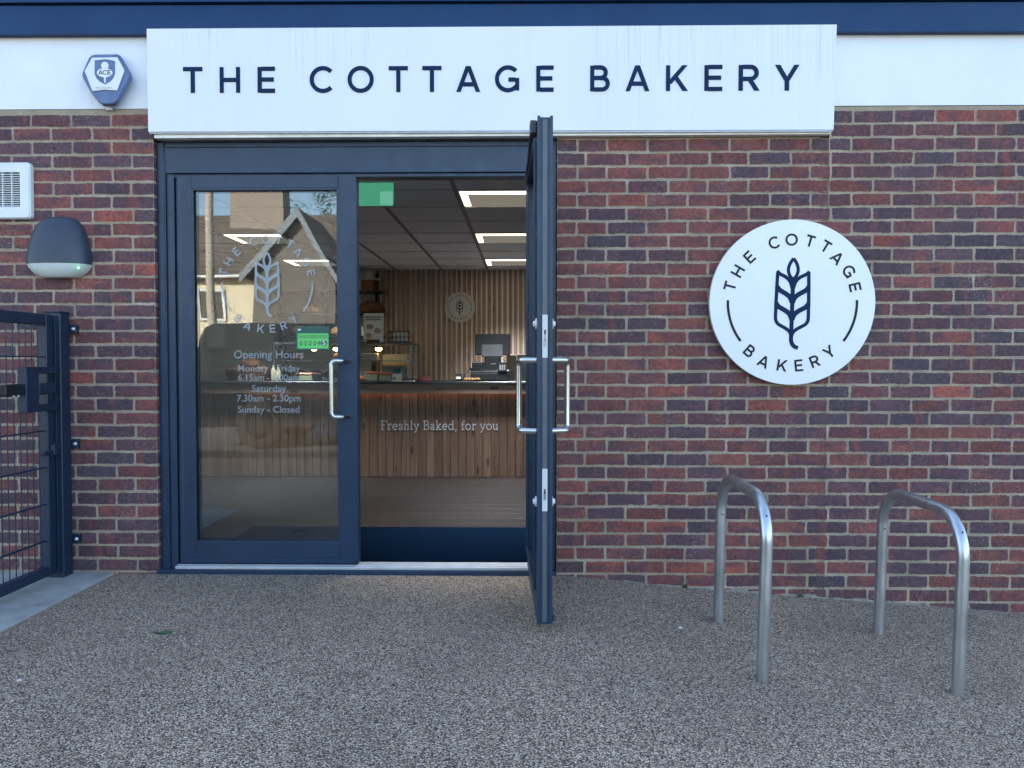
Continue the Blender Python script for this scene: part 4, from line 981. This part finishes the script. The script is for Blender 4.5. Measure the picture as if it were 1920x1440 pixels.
# card machine and sanitiser beside the till
c1, c2 = at(933, 683, 3.64), at(951, 696, 3.64); m = M()
T = Matrix.Translation((0, 3.65, c2.z)) @ Matrix.Rotation(R(-25), 4, 'X') @ Matrix.Translation((0, -3.65, -c2.z))
m.box(c1.x, c2.x, 3.64, 3.665, c2.z - .01, c1.z + .03, .004, T); km = m.obj('till_keypad', 'black_matt'); tag(km, 'dark numeric keypad resting on the cash drawer', 'keypad')
m = M(); w = (c2.x - c1.x)
for i in range(3):
    for j in range(4): m.box(c1.x + w * (.2 + .22 * i), c1.x + w * (.34 + .22 * i), 3.6385, 3.6398, c2.z + .012 + j * .014, c2.z + .021 + j * .014, 0, T)
m.obj('keys', 'print_grey', km)
p = at(946, 684, 3.80); p.z = CT + .10
m = M(); m.lathe([(.028, 0), (.030, .01), (.030, .06), (.018, .085), (.008, .09), (.008, .115)], p, 14); sb = m.obj('pump_bottle', 'bottle_grey'); tag(sb, 'small clear pump bottle standing behind the till keypad', 'bottle')
m = M(); m.box(p.x - .022, p.x + .012, p.y - .006, p.y + .006, p.z + .115, p.z + .126, .002); m.obj('pump_head', 'bottle_grey', sb)
# pale boxes behind the till
for k, (a, b, c, d, y, lab) in enumerate(((950, 665, 969, 693, 4.5, 'pale cardboard box left one behind the till'), (970, 664, 992, 693, 4.5, 'pale cardboard box right one behind the till'), (955, 693, 992, 714, 4.5, 'wide pale carton below the two boxes behind the till'))):
    p, q = at(a, b, y), at(c, d, y); m = M(); m.box(p.x, q.x - .004, y, y + .22, q.z + .002, p.z, .003); bx_ = m.obj('carton', 'card_box'); tag(bx_, lab, 'box')
m = M(); p = at(950, 714, 4.46); m.box(p.x - .05, 1.0, 4.44, 4.95, p.z - .03, p.z + .002, .002); m.box(p.x, 1.0, 4.46, 4.95, FZ, p.z - .03); tag(m.obj('back_bench', 'grey_metal'), 'grey work bench behind the counter at the right', 'bench')
# pastries in a bag
m = M(); p = at(884, 711, 3.60)
for k in range(5): m.blob(Vector((p.x - .06 + k * .033, 3.60 + (k % 2) * .02, CT + .016)), .024, .020, .018, .15, 10, 7)
tag(m.obj('wrapped_pastries', 'bread'), 'small heap of wrapped pastries on the counter by the cash drawer', 'pastries')
# maroon cloth cap
m = M(); p = at(794, 713, 3.62); m.lathe([(.094, 0), (.098, .008), (.080, .022), (.058, .040), (.030, .052), (.006, .055)], Vector((p.x, 3.66, CT)), 22); cp = m.obj('cloth_cap', 'maroon'); tag(cp, 'dark maroon cloth lying in a low mound on the counter', 'cloth')
# small counter cards and sandwich packs
p, q = at(736, 690, 3.55), at(751, 700, 3.55); r2 = at(753, 712, 3.55)
cs = thing('card_stand', ((p.x + r2.x) / 2, 3.55, CT), 'dark green leaflet card above white and yellow card on counter', 'card stand')
m = M(); m.box(p.x + .005, q.x, 3.556, 3.562, q.z - .01, p.z, .001); m.obj('leaflet', 'leaflet_green', cs)
m = M(); m.box(p.x, r2.x, 3.548, 3.554, CT + .004, q.z - .004, .001); wc = m.obj('white_card', 'paper', cs)
m = M(); w = r2.x - p.x; m.box(p.x + w * .45, r2.x - .006, 3.5468, 3.5478, CT + .012, CT + .026); m.box(p.x + w * .45, r2.x - .006, 3.5468, 3.5478, CT + .032, CT + .046); m.obj('yellow_panel', 'yellow_card', wc)
m = M(); m.box(p.x + w * .08, p.x + w * .36, 3.5468, 3.5478, CT + .012, CT + .046); m.obj('printed_panel', 'print_grey', wc)
m = M(); m.box(p.x - .03, r2.x + .14, 3.50, 3.60, CT, CT + .004, .001); m.obj('acrylic_base', 'plastic_white', cs)
def pack(px0, px1, top, y, lab):
    a, b = at(px0, top, y), at(px1, 714, y); t = thing('sandwich_pack', ((a.x + b.x) / 2, y + .06, CT), lab, 'food pack')
    m = M(); m.box(a.x, b.x, y, y + .15, CT, a.z - .025, .008); m.obj('tray', 'pack_green', t)
    m = M(); m.box(a.x - .004, b.x + .004, y - .004, y + .154, a.z - .024, a.z, .011); m.obj('lid_wrap', 'orange_wrap', t)
pack(685, 708, 697, 3.60, 'orange topped food pack nearest the closed door edge, seen through the doorway')
pack(710, 735, 699, 3.60, 'orange topped food pack just left of the counter cards')
pack(561, 586, 699, 3.60, 'orange topped food pack seen through the closed door glass')
m = M(); a, b = at(588, 700, 3.58), at(602, 713, 3.58); m.box(a.x, b.x, 3.58, 3.63, CT, a.z, .003); tag(m.obj('counter_box', 'black_plastic'), 'small black box on the counter behind the door handle', 'box')
m = M(); a = at(676, 708, 3.58); m.blob(Vector((a.x, 3.60, CT + .02)), .03, .03, .028, .2, 12, 8); tag(m.obj('wrapped_roll', 'orange_wrap'), 'crumpled orange wrapper beside the food packs', 'wrapper')
# glass display case on the counter
DX0, DX1, DY0, DY1, DZ1 = at(512, 640, 3.78).x, at(775, 640, 3.78).x, 3.78, 4.20, at(700, 643, 3.78).z
dc_ = thing('display_case', ((DX0 + DX1) / 2, 4.0, CT), 'glass display case with dark frame standing on the counter', 'display case')
m = M()
for x in (DX0, DX1 - .016):
    for y in (DY0, DY1 - .016): m.box(x, x + .016, y, y + .016, CT, DZ1, .002)
for z in (CT, DZ1 - .016):
    for y in (DY0, DY1 - .016): m.box(DX0 + .016, DX1 - .016, y, y + .016, z, z + .016, .002)
    for x in (DX0, DX1 - .016): m.box(x, x + .016, DY0 + .016, DY1 - .016, z, z + .016, .002)
m.obj('case_frame', 'grey_metal', dc_)
m = M(); m.box(DX0 + .016, DX1 - .016, DY0 + .004, DY0 + .009, CT + .017, DZ1 - .017); m.obj('front_glass', 'case_glass', dc_)
m = M(); m.box(DX1 - .010, DX1 - .005, DY0 + .017, DY1 - .017, CT + .017, DZ1 - .017); m.obj('side_glass', 'case_glass', dc_)
m = M(); m.box(DX0, DX1, DY0, DY1, DZ1, DZ1 + .008, .002); m.obj('case_top', 'grey_metal', dc_)
zs = CT + (DZ1 - CT) * .52
m = M(); m.box(DX0 + .02, DX1 - .02, DY0 + .05, DY1 - .03, zs, zs + .010); m.obj('case_shelf', 'anodised', dc_)
for px in (589, 631, 710):
    p = at(px, 656, 3.95); m = M(); m.lathe([(.012, 0), (.034, .012), (.036, .03), (.012, .036)], (p.x, 3.95, p.z - .012), 14); m.obj('case_lamp', 'lamp_warm', dc_)
p, q = at(717, 664, 4.26), at(764, 697, 4.26)
m = M(); m.box(p.x, q.x, 4.27, 4.45, CT - .02, p.z, .004); tag(m.obj('storage_box', 'card_box'), 'large pale square carton seen through the end of the display case', 'box')
m = M(); p = at(697, 690, 4.3); m.box(p.x, p.x + .05, 4.27, 4.33, FZ, CT + .36, .004); tag(m.obj('back_post', 'grey_metal'), 'dark grey upright post behind the display case', 'post')
m = M(); p = at(700, 668, 4.0); m.box(p.x - .10, p.x + .06, 3.90, 4.02, zs + .0105, zs + .085, .006); tag(m.obj('cake_box', 'card_box'), 'small buff box on the display case shelf under the lamp', 'box')
# loaves and rolls inside the case
LB_ = ['round loaf at the left end of the lower display case shelf', 'round loaf second along the lower display case shelf', 'round loaf under the food hygiene sticker in the display case', 'round loaf behind the closed door handle in the display case']
for k, px in enumerate((530, 561, 592, 622)):
    p = at(px, 690, 3.98); m = M(); m.blob((p.x, 3.98, CT + .055), .085, .075, .06, .06); tag(m.obj('bread_loaf', random.choice(['bread', 'bread_dark'])), LB_[k], 'loaf', 'bread loaves')
for k, (px, lab) in enumerate(((548, 'oval loaf on the upper glass shelf, left of the food hygiene sticker'), (640, 'oval loaf on the upper glass shelf, right of the food hygiene sticker'))):
    p = at(px, 668, 3.98); m = M(); m.blob((p.x, 3.98, zs + .045), .095, .06, .05, .05); tag(m.obj('bread_loaf', 'bread'), lab, 'loaf', 'bread loaves')
for px, h, lab in ((513, .17, 'pale milk bottle standing left of its pair at the end of the display case'), (522, .15, 'pale milk bottle standing right of its pair at the end of the display case')):
    p = at(px, 712, 3.70); m = M(); m.lathe([(.026, 0), (.028, .008), (.028, h * .62), (.012, h * .82), (.012, h)], (p.x, 3.70, CT), 14); bo = m.obj('bottle', 'bottle_milk'); tag(bo, lab, 'bottle', 'milk bottles on the counter')
    m = M(); m.lathe([(.0135, 0), (.0135, .018), (.011, .02)], (p.x, 3.70, CT + h - .004), 12); m.obj('bottle_cap', 'navy_dark', bo)
# wire basket of papers and poster on top of the case
p, q = at(728, 622, 3.95), at(767, 643, 3.95); zb = DZ1 + .009
wb = thing('wire_basket', ((p.x + q.x) / 2, 4.0, zb), 'black wire basket of white papers standing on the display case', 'basket')
m = M(); H = p.z - zb
for z in (zb + .006, zb + H * .5, zb + H):
    m.tube([(p.x, 3.92, z), (q.x, 3.92, z), (q.x, 4.10, z), (p.x, 4.10, z), (p.x, 3.92, z)], .005, 6)
for k in range(6):
    x = p.x + (q.x - p.x) * k / 5
    for y in (3.92, 4.10): m.tube([(x, y, zb + .002), (x, y, zb + H)], .004, 6)
m.obj('wire_frame', 'black_metal', wb)
m = M(); m.box(p.x + .05, q.x - .03, 3.97, 4.06, zb + .012, zb + H * 1.02, .002); m.obj('papers', 'paper', wb)
p, q = at(681, 587, 3.86), at(719, 640, 3.86)
ps = thing('poster', ((p.x + q.x) / 2, 3.86, zb), 'white portrait poster with food pictures standing on the display case', 'poster')
T = Matrix.Translation((0, 3.86, zb)) @ Matrix.Rotation(R(-4), 4, 'X') @ Matrix.Translation((0, -3.86, -zb))
m = M(); m.box(p.x, q.x, 3.86, 3.866, q.z - .01, p.z, .001, T); m.obj('sheet', 'paper', ps)
m = M(); w, H = q.x - p.x, p.z - q.z
for v, u0, u1 in ((.86, .08, .92), (.775, .12, .88)):
    u = u0
    while u < u1: du_ = random.uniform(.03, .07); m.box(p.x + w * u, p.x + w * min(u1, u + du_), 3.8588, 3.8596, q.z + H * v - .008, q.z + H * v + .008, 0, T); u += du_ + .022
m.obj('heading', 'charcoal', ps)
m = M()
for u, v, r_ in ((.32, .52, .17), (.70, .38, .17), (.26, .20, .16)): m.prism([(w * u + a * r_ * w * 1.0, H * v + b * r_ * w * .8) for a, b in ring[::4]], lambda x, y, d: T @ Vector((p.x + x, 3.8595 - d, q.z + y)), 0, .001)
m.obj('food_picture', 'food_print', ps)
m = M(); m.box(p.x + w * .2, q.x - w * .2, 3.83, 3.90, zb, zb + .03, .004); m.obj('wooden_foot', 'bread_dark', ps)
# shelves on the back wall
SZ = [at(600, y, 5.45).z for y in (546, 588, 630)]
SX0, SX1 = at(523, 588, 5.45).x, at(718, 588, 5.45).x
sh_ = thing('wall_shelves', ((SX0 + SX1) / 2, 5.5, SZ[2]), 'three dark wall shelves on black pipe brackets, left of the stripes', 'shelves')
for z in SZ: m = M(); m.box(SX0 if z > SZ[0] - 1 else SX0, SX1, 5.36, 5.63, z - .022, z, .002); m.obj('shelf_board', 'black_metal', sh_)
for x in (at(607, 560, 5.5).x, at(703, 545, 5.5).x, at(521, 600, 5.5).x):
    m = M(); m.tube([(x, 5.61, SZ[2] - .10), (x, 5.61, 2.34)], .018, 8)
    for z in SZ: m.tube(fillet([(x, 5.61, z - .15), (x, 5.61, z - .03), (x, 5.40, z - .03)], .09, 6), .013, 8)
    m.obj('pipe_bracket', 'black_metal', sh_)
BL = [(575, 588, 'bread_dark', .13, 'dark loaf on the middle wall shelf, left of the bracket'), (590, 588, 'bread', .10, 'loaf on the middle wall shelf right beside the bracket'), (565, 630, 'bread_dark', .15, 'large dark loaf on the lowest wall shelf'), (640, 630, 'bread', .14, 'round loaf on the lowest wall shelf behind the door edge'), (697, 588, 'bread_dark', .17, 'large domed loaf on the middle wall shelf, above the poster')]
for k, (px, py, mt, r_, lab) in enumerate(BL):
    z = SZ[1] if py == 588 else SZ[2]; p = at(px, py, 5.48); m = M(); m.blob((p.x, 5.48, z + r_ * .34), r_, r_ * .62, r_ * .62, .05); tag(m.obj('bread_loaf', mt), lab, 'loaf', 'bread loaves')
for (a, b, c, d, z, mt, lab) in ((679, 524, 703, 545, SZ[0], 'bread_dark', 'brown crate on the top wall shelf seen through the doorway'), (688, 506, 700, 522, 2.26, 'card_box', 'pale box near the ceiling above the wall shelves'), (576, 612, 592, 629, SZ[2], 'leaflet_green', 'dark box on the lowest wall shelf'), (680, 612, 705, 629, SZ[2], 'card_box', 'buff box on the lowest wall shelf behind the poster')):
    p, q = at(a, b, 5.5), at(c, d, 5.5); m = M(); h = p.z - q.z
    if z == 2.26: m.box(p.x, q.x, 5.46, 5.64, q.z, p.z, .004); m.box(p.x - .02, q.x + .1, 5.44, 5.65, q.z - .02, q.z - .0005, .002)
    else: m.box(p.x, q.x, 5.42, 5.60, z + .0005, z + h, .004)
    tag(m.obj('shelf_box', mt), lab, 'box')
# left end of the counter: wicker basket with bread, wall dispenser
p, q = at(410, 688, 3.70), at(500, 713, 3.70)
m = M(); m.tone = None
cx_, w = (p.x + q.x) / 2, (q.x - p.x) / 2
for k in range(9):
    z = CT + .008 + k * .014; kk = .86 + .14 * k / 8
    m.tube([(cx_ + w * kk * x, 3.90 + .17 * kk * y, z) for x, y in [ring[i] for i in range(0, 96, 4)] + [ring[0]]], .0085, 6)
for i in range(0, 96, 6): x, y = ring[i]; m.tube([(cx_ + w * .86 * x, 3.9 + .146 * y, CT + .002), (cx_ + w * 1.0 * x, 3.9 + .17 * y, CT + .128)], .006, 6)
m.prism([(cx_ + w * .84 * x, 3.9 + .14 * y) for x, y in ring[::4]], lambda u, v, d: Vector((u, v, CT + d)), .001, .010)
tag(m.obj('wicker_basket', 'wicker'), 'brown wicker bread basket at the left end of the counter', 'basket')
for dx, dz, r_, lab in ((-.10, .0, .12, 'loaf at the left in the wicker basket'), (.10, .0, .13, 'loaf at the right in the wicker basket'), (.02, .075, .12, 'dark red brown loaf heaped on top in the wicker basket')):
    m = M(); m.blob((cx_ + dx, 3.9, CT + .09 + dz), r_, .09, .07, .06); tag(m.obj('bread_loaf', 'bread_dark'), lab, 'loaf', 'bread loaves')
a, b = at(386, 594, 5.5), at(421, 655, 5.5)
ds = thing('wall_cabinet', ((a.x + b.x) / 2, 5.55, b.z), 'plain grey wall cabinet left of the shelves', 'cabinet')
m = M(); m.box(a.x, b.x, 5.48, 5.655, b.z, a.z, .012); m.obj('case', 'plaster', ds)
m = M(); m.box(a.x + .012, b.x - .012, 5.472, 5.4795, b.z + .03, a.z - .015, .004); m.obj('door_panel', 'ceiling_tile', ds)

# ------------------------------------------------------------------ food hygiene sticker on the closed door
YT = YG - .0006
a, b = at(555, 612, YT), at(618, 656, YT)
stk = thing('window_sticker', ((a.x + b.x) / 2, YT, b.z), 'green and black food hygiene rating sticker on the closed door glass', 'sticker')
def srect(m, u0, u1, v0, v1, d): m.box(a.x + (b.x - a.x) * u0, a.x + (b.x - a.x) * u1, YT - d, YT - d + .0004, b.z + (a.z - b.z) * v0, b.z + (a.z - b.z) * v1)
m = M(); srect(m, 0, 1, 0, 1, .0006); m.obj('backing', 'leaflet_green', stk)
m = M(); srect(m, .05, .97, .06, .70, .0012); m.obj('green_panel', 'sticker_green', stk)
m = M(); w, H = b.x - a.x, a.z - b.z
text_into(m, 'FOOD HYGIENE RATING', frame((a.x + w * .51, YT, b.z + H * .555)), .02, .0018, 'CENTER', .0003, w * .84)
srect(m, .05, .97, .50, .52, .0018)
for k in range(5): text_into(m, str(k), frame((a.x + w * (.15 + .135 * k), YT, b.z + H * .20)), .036, .0018, 'CENTER')
for k in range(5): m.ribbon([(a.x + w * (.15 + .135 * k) + .0085 * x, b.z + H * .285 + .0135 * y) for x, y in ring[::6]], .0015, lambda u, v, d: Vector((u, YT - d, v)), .001, .0017, True)
m.prism([(a.x + w * .84 + .0165 * x, b.z + H * .29 + .0195 * y) for x, y in ring[::4]], lambda u, v, d: Vector((u, YT - d, v)), .001, .0018)
m.obj('printing', 'leaflet_green', stk, recalc=False)
m = M(); text_into(m, '5', frame((a.x + w * .84, YT, b.z + H * .19)), .042, .0023, 'CENTER', .001)
for u in (.06, .10): m.prism([(a.x + w * (u + .02) + .006 * x, b.z + H * .86 + .006 * y) for x, y in ring[::6]], lambda u_, v, d: Vector((u_, YT - d, v)), .001, .0016)
m.obj('white_print', 'paper', stk, recalc=False)

# ------------------------------------------------------------------ across the street (seen in the door glass)
YM = .03
def mir(px, py, Yv): p = at(px, py, Yv); return Vector((p.x, 2 * YM - Yv, p.z))
YH = 29.7
eL, eR = mir(300, 515, YH), mir(640, 515, YH); gL, gA, gR = mir(452, 520, YH - 1), mir(561, 398, YH - 1), mir(650, 548, YH - 1)
rg = mir(356, 404, YH + 3.4); yF = eL.y; yG = gA.y; ez = eL.z; rz = rg.z
house = thing('gabled_house', (eL.x + 3, yF - 3, 0), 'gabled house with tiled roof and chimney across the road', 'house')
x0 = eL.x - 5; x1 = gR.x
m = M(); m.box(x0, gL.x + .2, yF - 6.6, yF - .05, -.4, ez - .05); m.obj('wall', 'render_cream', house)
m = M(); m.add([(x0 - .3, yF + .35, ez - .1), (gR.x - 1, yF + .35, ez - .1), (gR.x - 1, yF - 3.4, rz), (x0 - .3, yF - 3.4, rz), (x0 - .3, yF - 7.1, ez - .1), (gR.x - 1, yF - 7.1, ez - .1)], [(0, 1, 2, 3), (3, 2, 5, 4), (0, 3, 4), (1, 5, 2), (0, 4, 5, 1)]); m.obj('roof', 'roof_tile', house)
def gab(m, y0, y1, dz=0.0, dx=0.0, zb=None):
    pts = [(gL.x + .5 - dx, zb if zb is not None else -.4), (gR.x - .5 + dx, zb if zb is not None else -.4), (gR.x - .5 + dx, gR.z + .35 + dz), (gA.x, gA.z - .25 + dz), (gL.x + .5 - dx, gL.z + .35 + dz)]
    m.add([(x, y, z) for y in (y0, y1) for x, z in pts], [(0, 1, 2, 3, 4), (9, 8, 7, 6, 5)] + [(i, (i + 1) % 5, 5 + (i + 1) % 5, 5 + i) for i in range(5)])
m = M(); gab(m, yG, yG - 7); m.obj('gable_wall', 'tile_hung_shaded', house)
for s_, E_ in ((0, gL), (1, gR)):
    m = M(); vs = [(E_.x, yG + .35, E_.z), (gA.x, yG + .35, gA.z), (gA.x, yG - 7, gA.z), (E_.x, yG - 7, E_.z)]; m.add(vs + [(x, y, z + .14) for x, y, z in vs], [(0, 1, 2, 3), (4, 7, 6, 5), (0, 4, 5, 1), (1, 5, 6, 2), (2, 6, 7, 3), (3, 7, 4, 0)]); m.obj('roof', 'roof_tile', house)
    m = M(); vs = [(E_.x, yG + .37, E_.z - .26), (gA.x, yG + .37, gA.z - .26), (gA.x, yG + .37, gA.z + .16), (E_.x, yG + .37, E_.z + .16)]; m.add(vs + [(x, y + .05, z) for x, y, z in vs], [(3, 2, 1, 0), (4, 5, 6, 7), (0, 1, 5, 4), (1, 2, 6, 5), (2, 3, 7, 6), (3, 0, 4, 7)]); m.obj('bargeboard', 'barge_shaded', house)
c0, c1 = mir(432, 400, YH + 2.6), mir(531, 353, YH + 2.6)
m = M(); m.box(c0.x, c1.x, c0.y - 1, c0.y + .1, ez, c1.z + .6); ch = m.obj('chimney', 'chimney_brick', house)
m = M(); m.box(c0.x - .08, c1.x + .08, c0.y - 1.1, c0.y + .2, c1.z + .6, c1.z + .75); m.obj('chimney_cap', 'concrete', ch)
a, b = mir(372, 545, YH - .1), mir(415, 596, YH - .1)
m = M(); m.box(a.x, b.x, yF - .02, yF + .0, b.z, a.z); wi = m.obj('window', 'dark_pane', house)
m = M()
for u0, u1, v0, v1 in ((-.1, 1.1, -.08, 0), (-.1, 1.1, 1, 1.08), (-.1, 0, 0, 1), (1, 1.1, 0, 1), (.46, .54, 0, 1)): m.box(a.x + (b.x - a.x) * u0, a.x + (b.x - a.x) * u1, yF - .02, yF + .05, b.z + (a.z - b.z) * v0, b.z + (a.z - b.z) * v1)
m.obj('window_frame', 'barge', wi)
m = M(); m.tube([(x0 - .3, yF + .42, ez - .08), (gL.x, yF + .42, ez - .08)], .07, 8); m.obj('gutter', 'barge', house)
# boundary wall, pole, tree
pmat('van_paint', (.022, .025, .031), .65, 0, .08, 6, spec=.08); pmat('van_glass', (.015, .018, .022), .6, 0, .1, 6, spec=.1); pmat('tyre', (.015, .015, .016), .8, 0, .2, 20)
VX = mir(358, 603, 6.7).x; VZ = mir(400, 604, 6.7).z; VY = -6.62; gv = -.05
van = thing('parked_van', (VX + 2.4, VY - .95, gv), 'dark parked van across the forecourt, seen in the door glass', 'van')
side = [(0, .45), (0, 1.05), (.04, VZ - .22), (.10, VZ - .07), (.24, VZ), (3.25, VZ), (3.42, VZ - .06), (4.15, 1.12), (4.85, .98), (4.98, .80), (4.98, .26)]; side[0] = (0, .26)
m = M(); n = len(side); vs = []
for y, ins in ((VY - .04, .06), (VY, 0), (VY - .10, .16)): pass
secs = [(VY - .02, 0.0), (VY - 1.88, 0.0)]
prof = [(-.13, .10), (-.03, .03), (0, 0)]
ringsv = []
for k, (d, ins) in enumerate([(.12, .07), (.03, .02), (0, .0)]): ringsv.append([Vector((VX + 2.49 + (x - 2.49) * (1 - ins * .25), VY - d * (1 if z > 1.1 else .25), z if z < .9 else z - ins * .0)) for x, z in side])
front = ringsv[2]; back = [Vector((p.x, 2 * (VY - .95) - p.y, p.z)) for p in front]
tuck = [Vector((p.x, VY - (.20 * max(0, (p.z - 1.05)) / .9), p.z)) for p in front]; tb = [Vector((p.x, 2 * (VY - .95) - p.y, p.z)) for p in tuck]
m.add(tuck + tb, [tuple(range(n)), tuple(range(2 * n - 1, n - 1, -1))] + [(i, (i + 1) % n, n + (i + 1) % n, n + i) for i in range(n)]); m.obj('body', 'van_paint', van)
def vy(z): return VY - .20 * max(0, z - 1.05) / .9 + .004
m = M()
for x0_, x1_ in ((.25, 1.55), (1.68, 2.75)): m.add([(VX + x0_, vy(1.12), 1.12), (VX + x1_, vy(1.12), 1.12), (VX + x1_, vy(VZ - .25), VZ - .25), (VX + x0_, vy(VZ - .25), VZ - .25)] + [(VX + a_, vy(z_) + .004, z_) for a_, z_ in ((x0_ + .02, 1.14), (x1_ - .02, 1.14), (x1_ - .02, VZ - .27), (x0_ + .02, VZ - .27))], [(0, 1, 5, 4), (1, 2, 6, 5), (2, 3, 7, 6), (3, 0, 4, 7), (4, 5, 6, 7)])
m.obj('side_window', 'van_glass', van)
for x_ in (.95, 3.95):
    for y_ in (VY + .01, VY - 1.70): m = M(); m.lathe([(.20, 0), (.34, 0), (.35, .05), (.35, .17), (.34, .22), (.20, .22)], (VX + x_, y_, .30), 24, (0, -1, 0)); w_ = m.obj('wheel', 'tyre', van); m = M(); m.lathe([(.05, 0), (.21, 0), (.21, .01)], (VX + x_, y_ + .004, .30), 20, (0, -1, 0)); m.obj('rim', 'van_glass', w_)
p = mir(393, 520, 19); m = M(); m.tube([(p.x, p.y, -.4), (p.x + .02, p.y, 9.5)], [.15, .10], 12); po = m.obj('utility_pole', 'timber_pole'); tag(po, 'tall weathered utility pole beside the road opposite', 'pole')
m = M(); m.box(p.x - .7, p.x + .7, p.y - .05, p.y + .05, 8.8, 8.92); m.obj('cross_arm', 'timber_pole', po)
c = mir(590, 395, YH + 8)
tr_ = thing('garden_tree', (c.x, c.y, 0), 'leafy tree growing behind the gabled house opposite', 'tree')
m = M(); m.tube([(c.x, c.y, -.4), (c.x + .1, c.y, 3), (c.x - .1, c.y, 6.5)], [.22, .17, .08], 10)
for k in range(7): an = k * 2.4; m.tube([(c.x, c.y, 3.6 + k * .4), (c.x + 1.3 * math.cos(an), c.y + 1.1 * math.sin(an), 5.2 + k * .6)], [.07, .02], 6)
m.obj('trunk', 'bark', tr_)
m = M(); cl = [(c.x + random.gauss(0, .75), c.y + random.gauss(0, .7), random.uniform(4.6, 10.4)) for _ in range(22)]
for _ in range(2600):
    q = Vector(random.choice(cl)) + Vector((random.gauss(0, .33), random.gauss(0, .33), random.gauss(0, .36))); u = Vector((random.gauss(0, 1), random.gauss(0, 1), random.gauss(0, 1))).normalized(); v = u.orthogonal().normalized(); s_ = random.uniform(.05, .10)
    m.add([q - u * s_, q + v * s_ * .5, q + u * s_, q - v * s_ * .5], [(0, 1, 2, 3)])
m.obj('crown', 'leaf_green', tr_, recalc=False)
print('objects', len(bpy.data.objects))
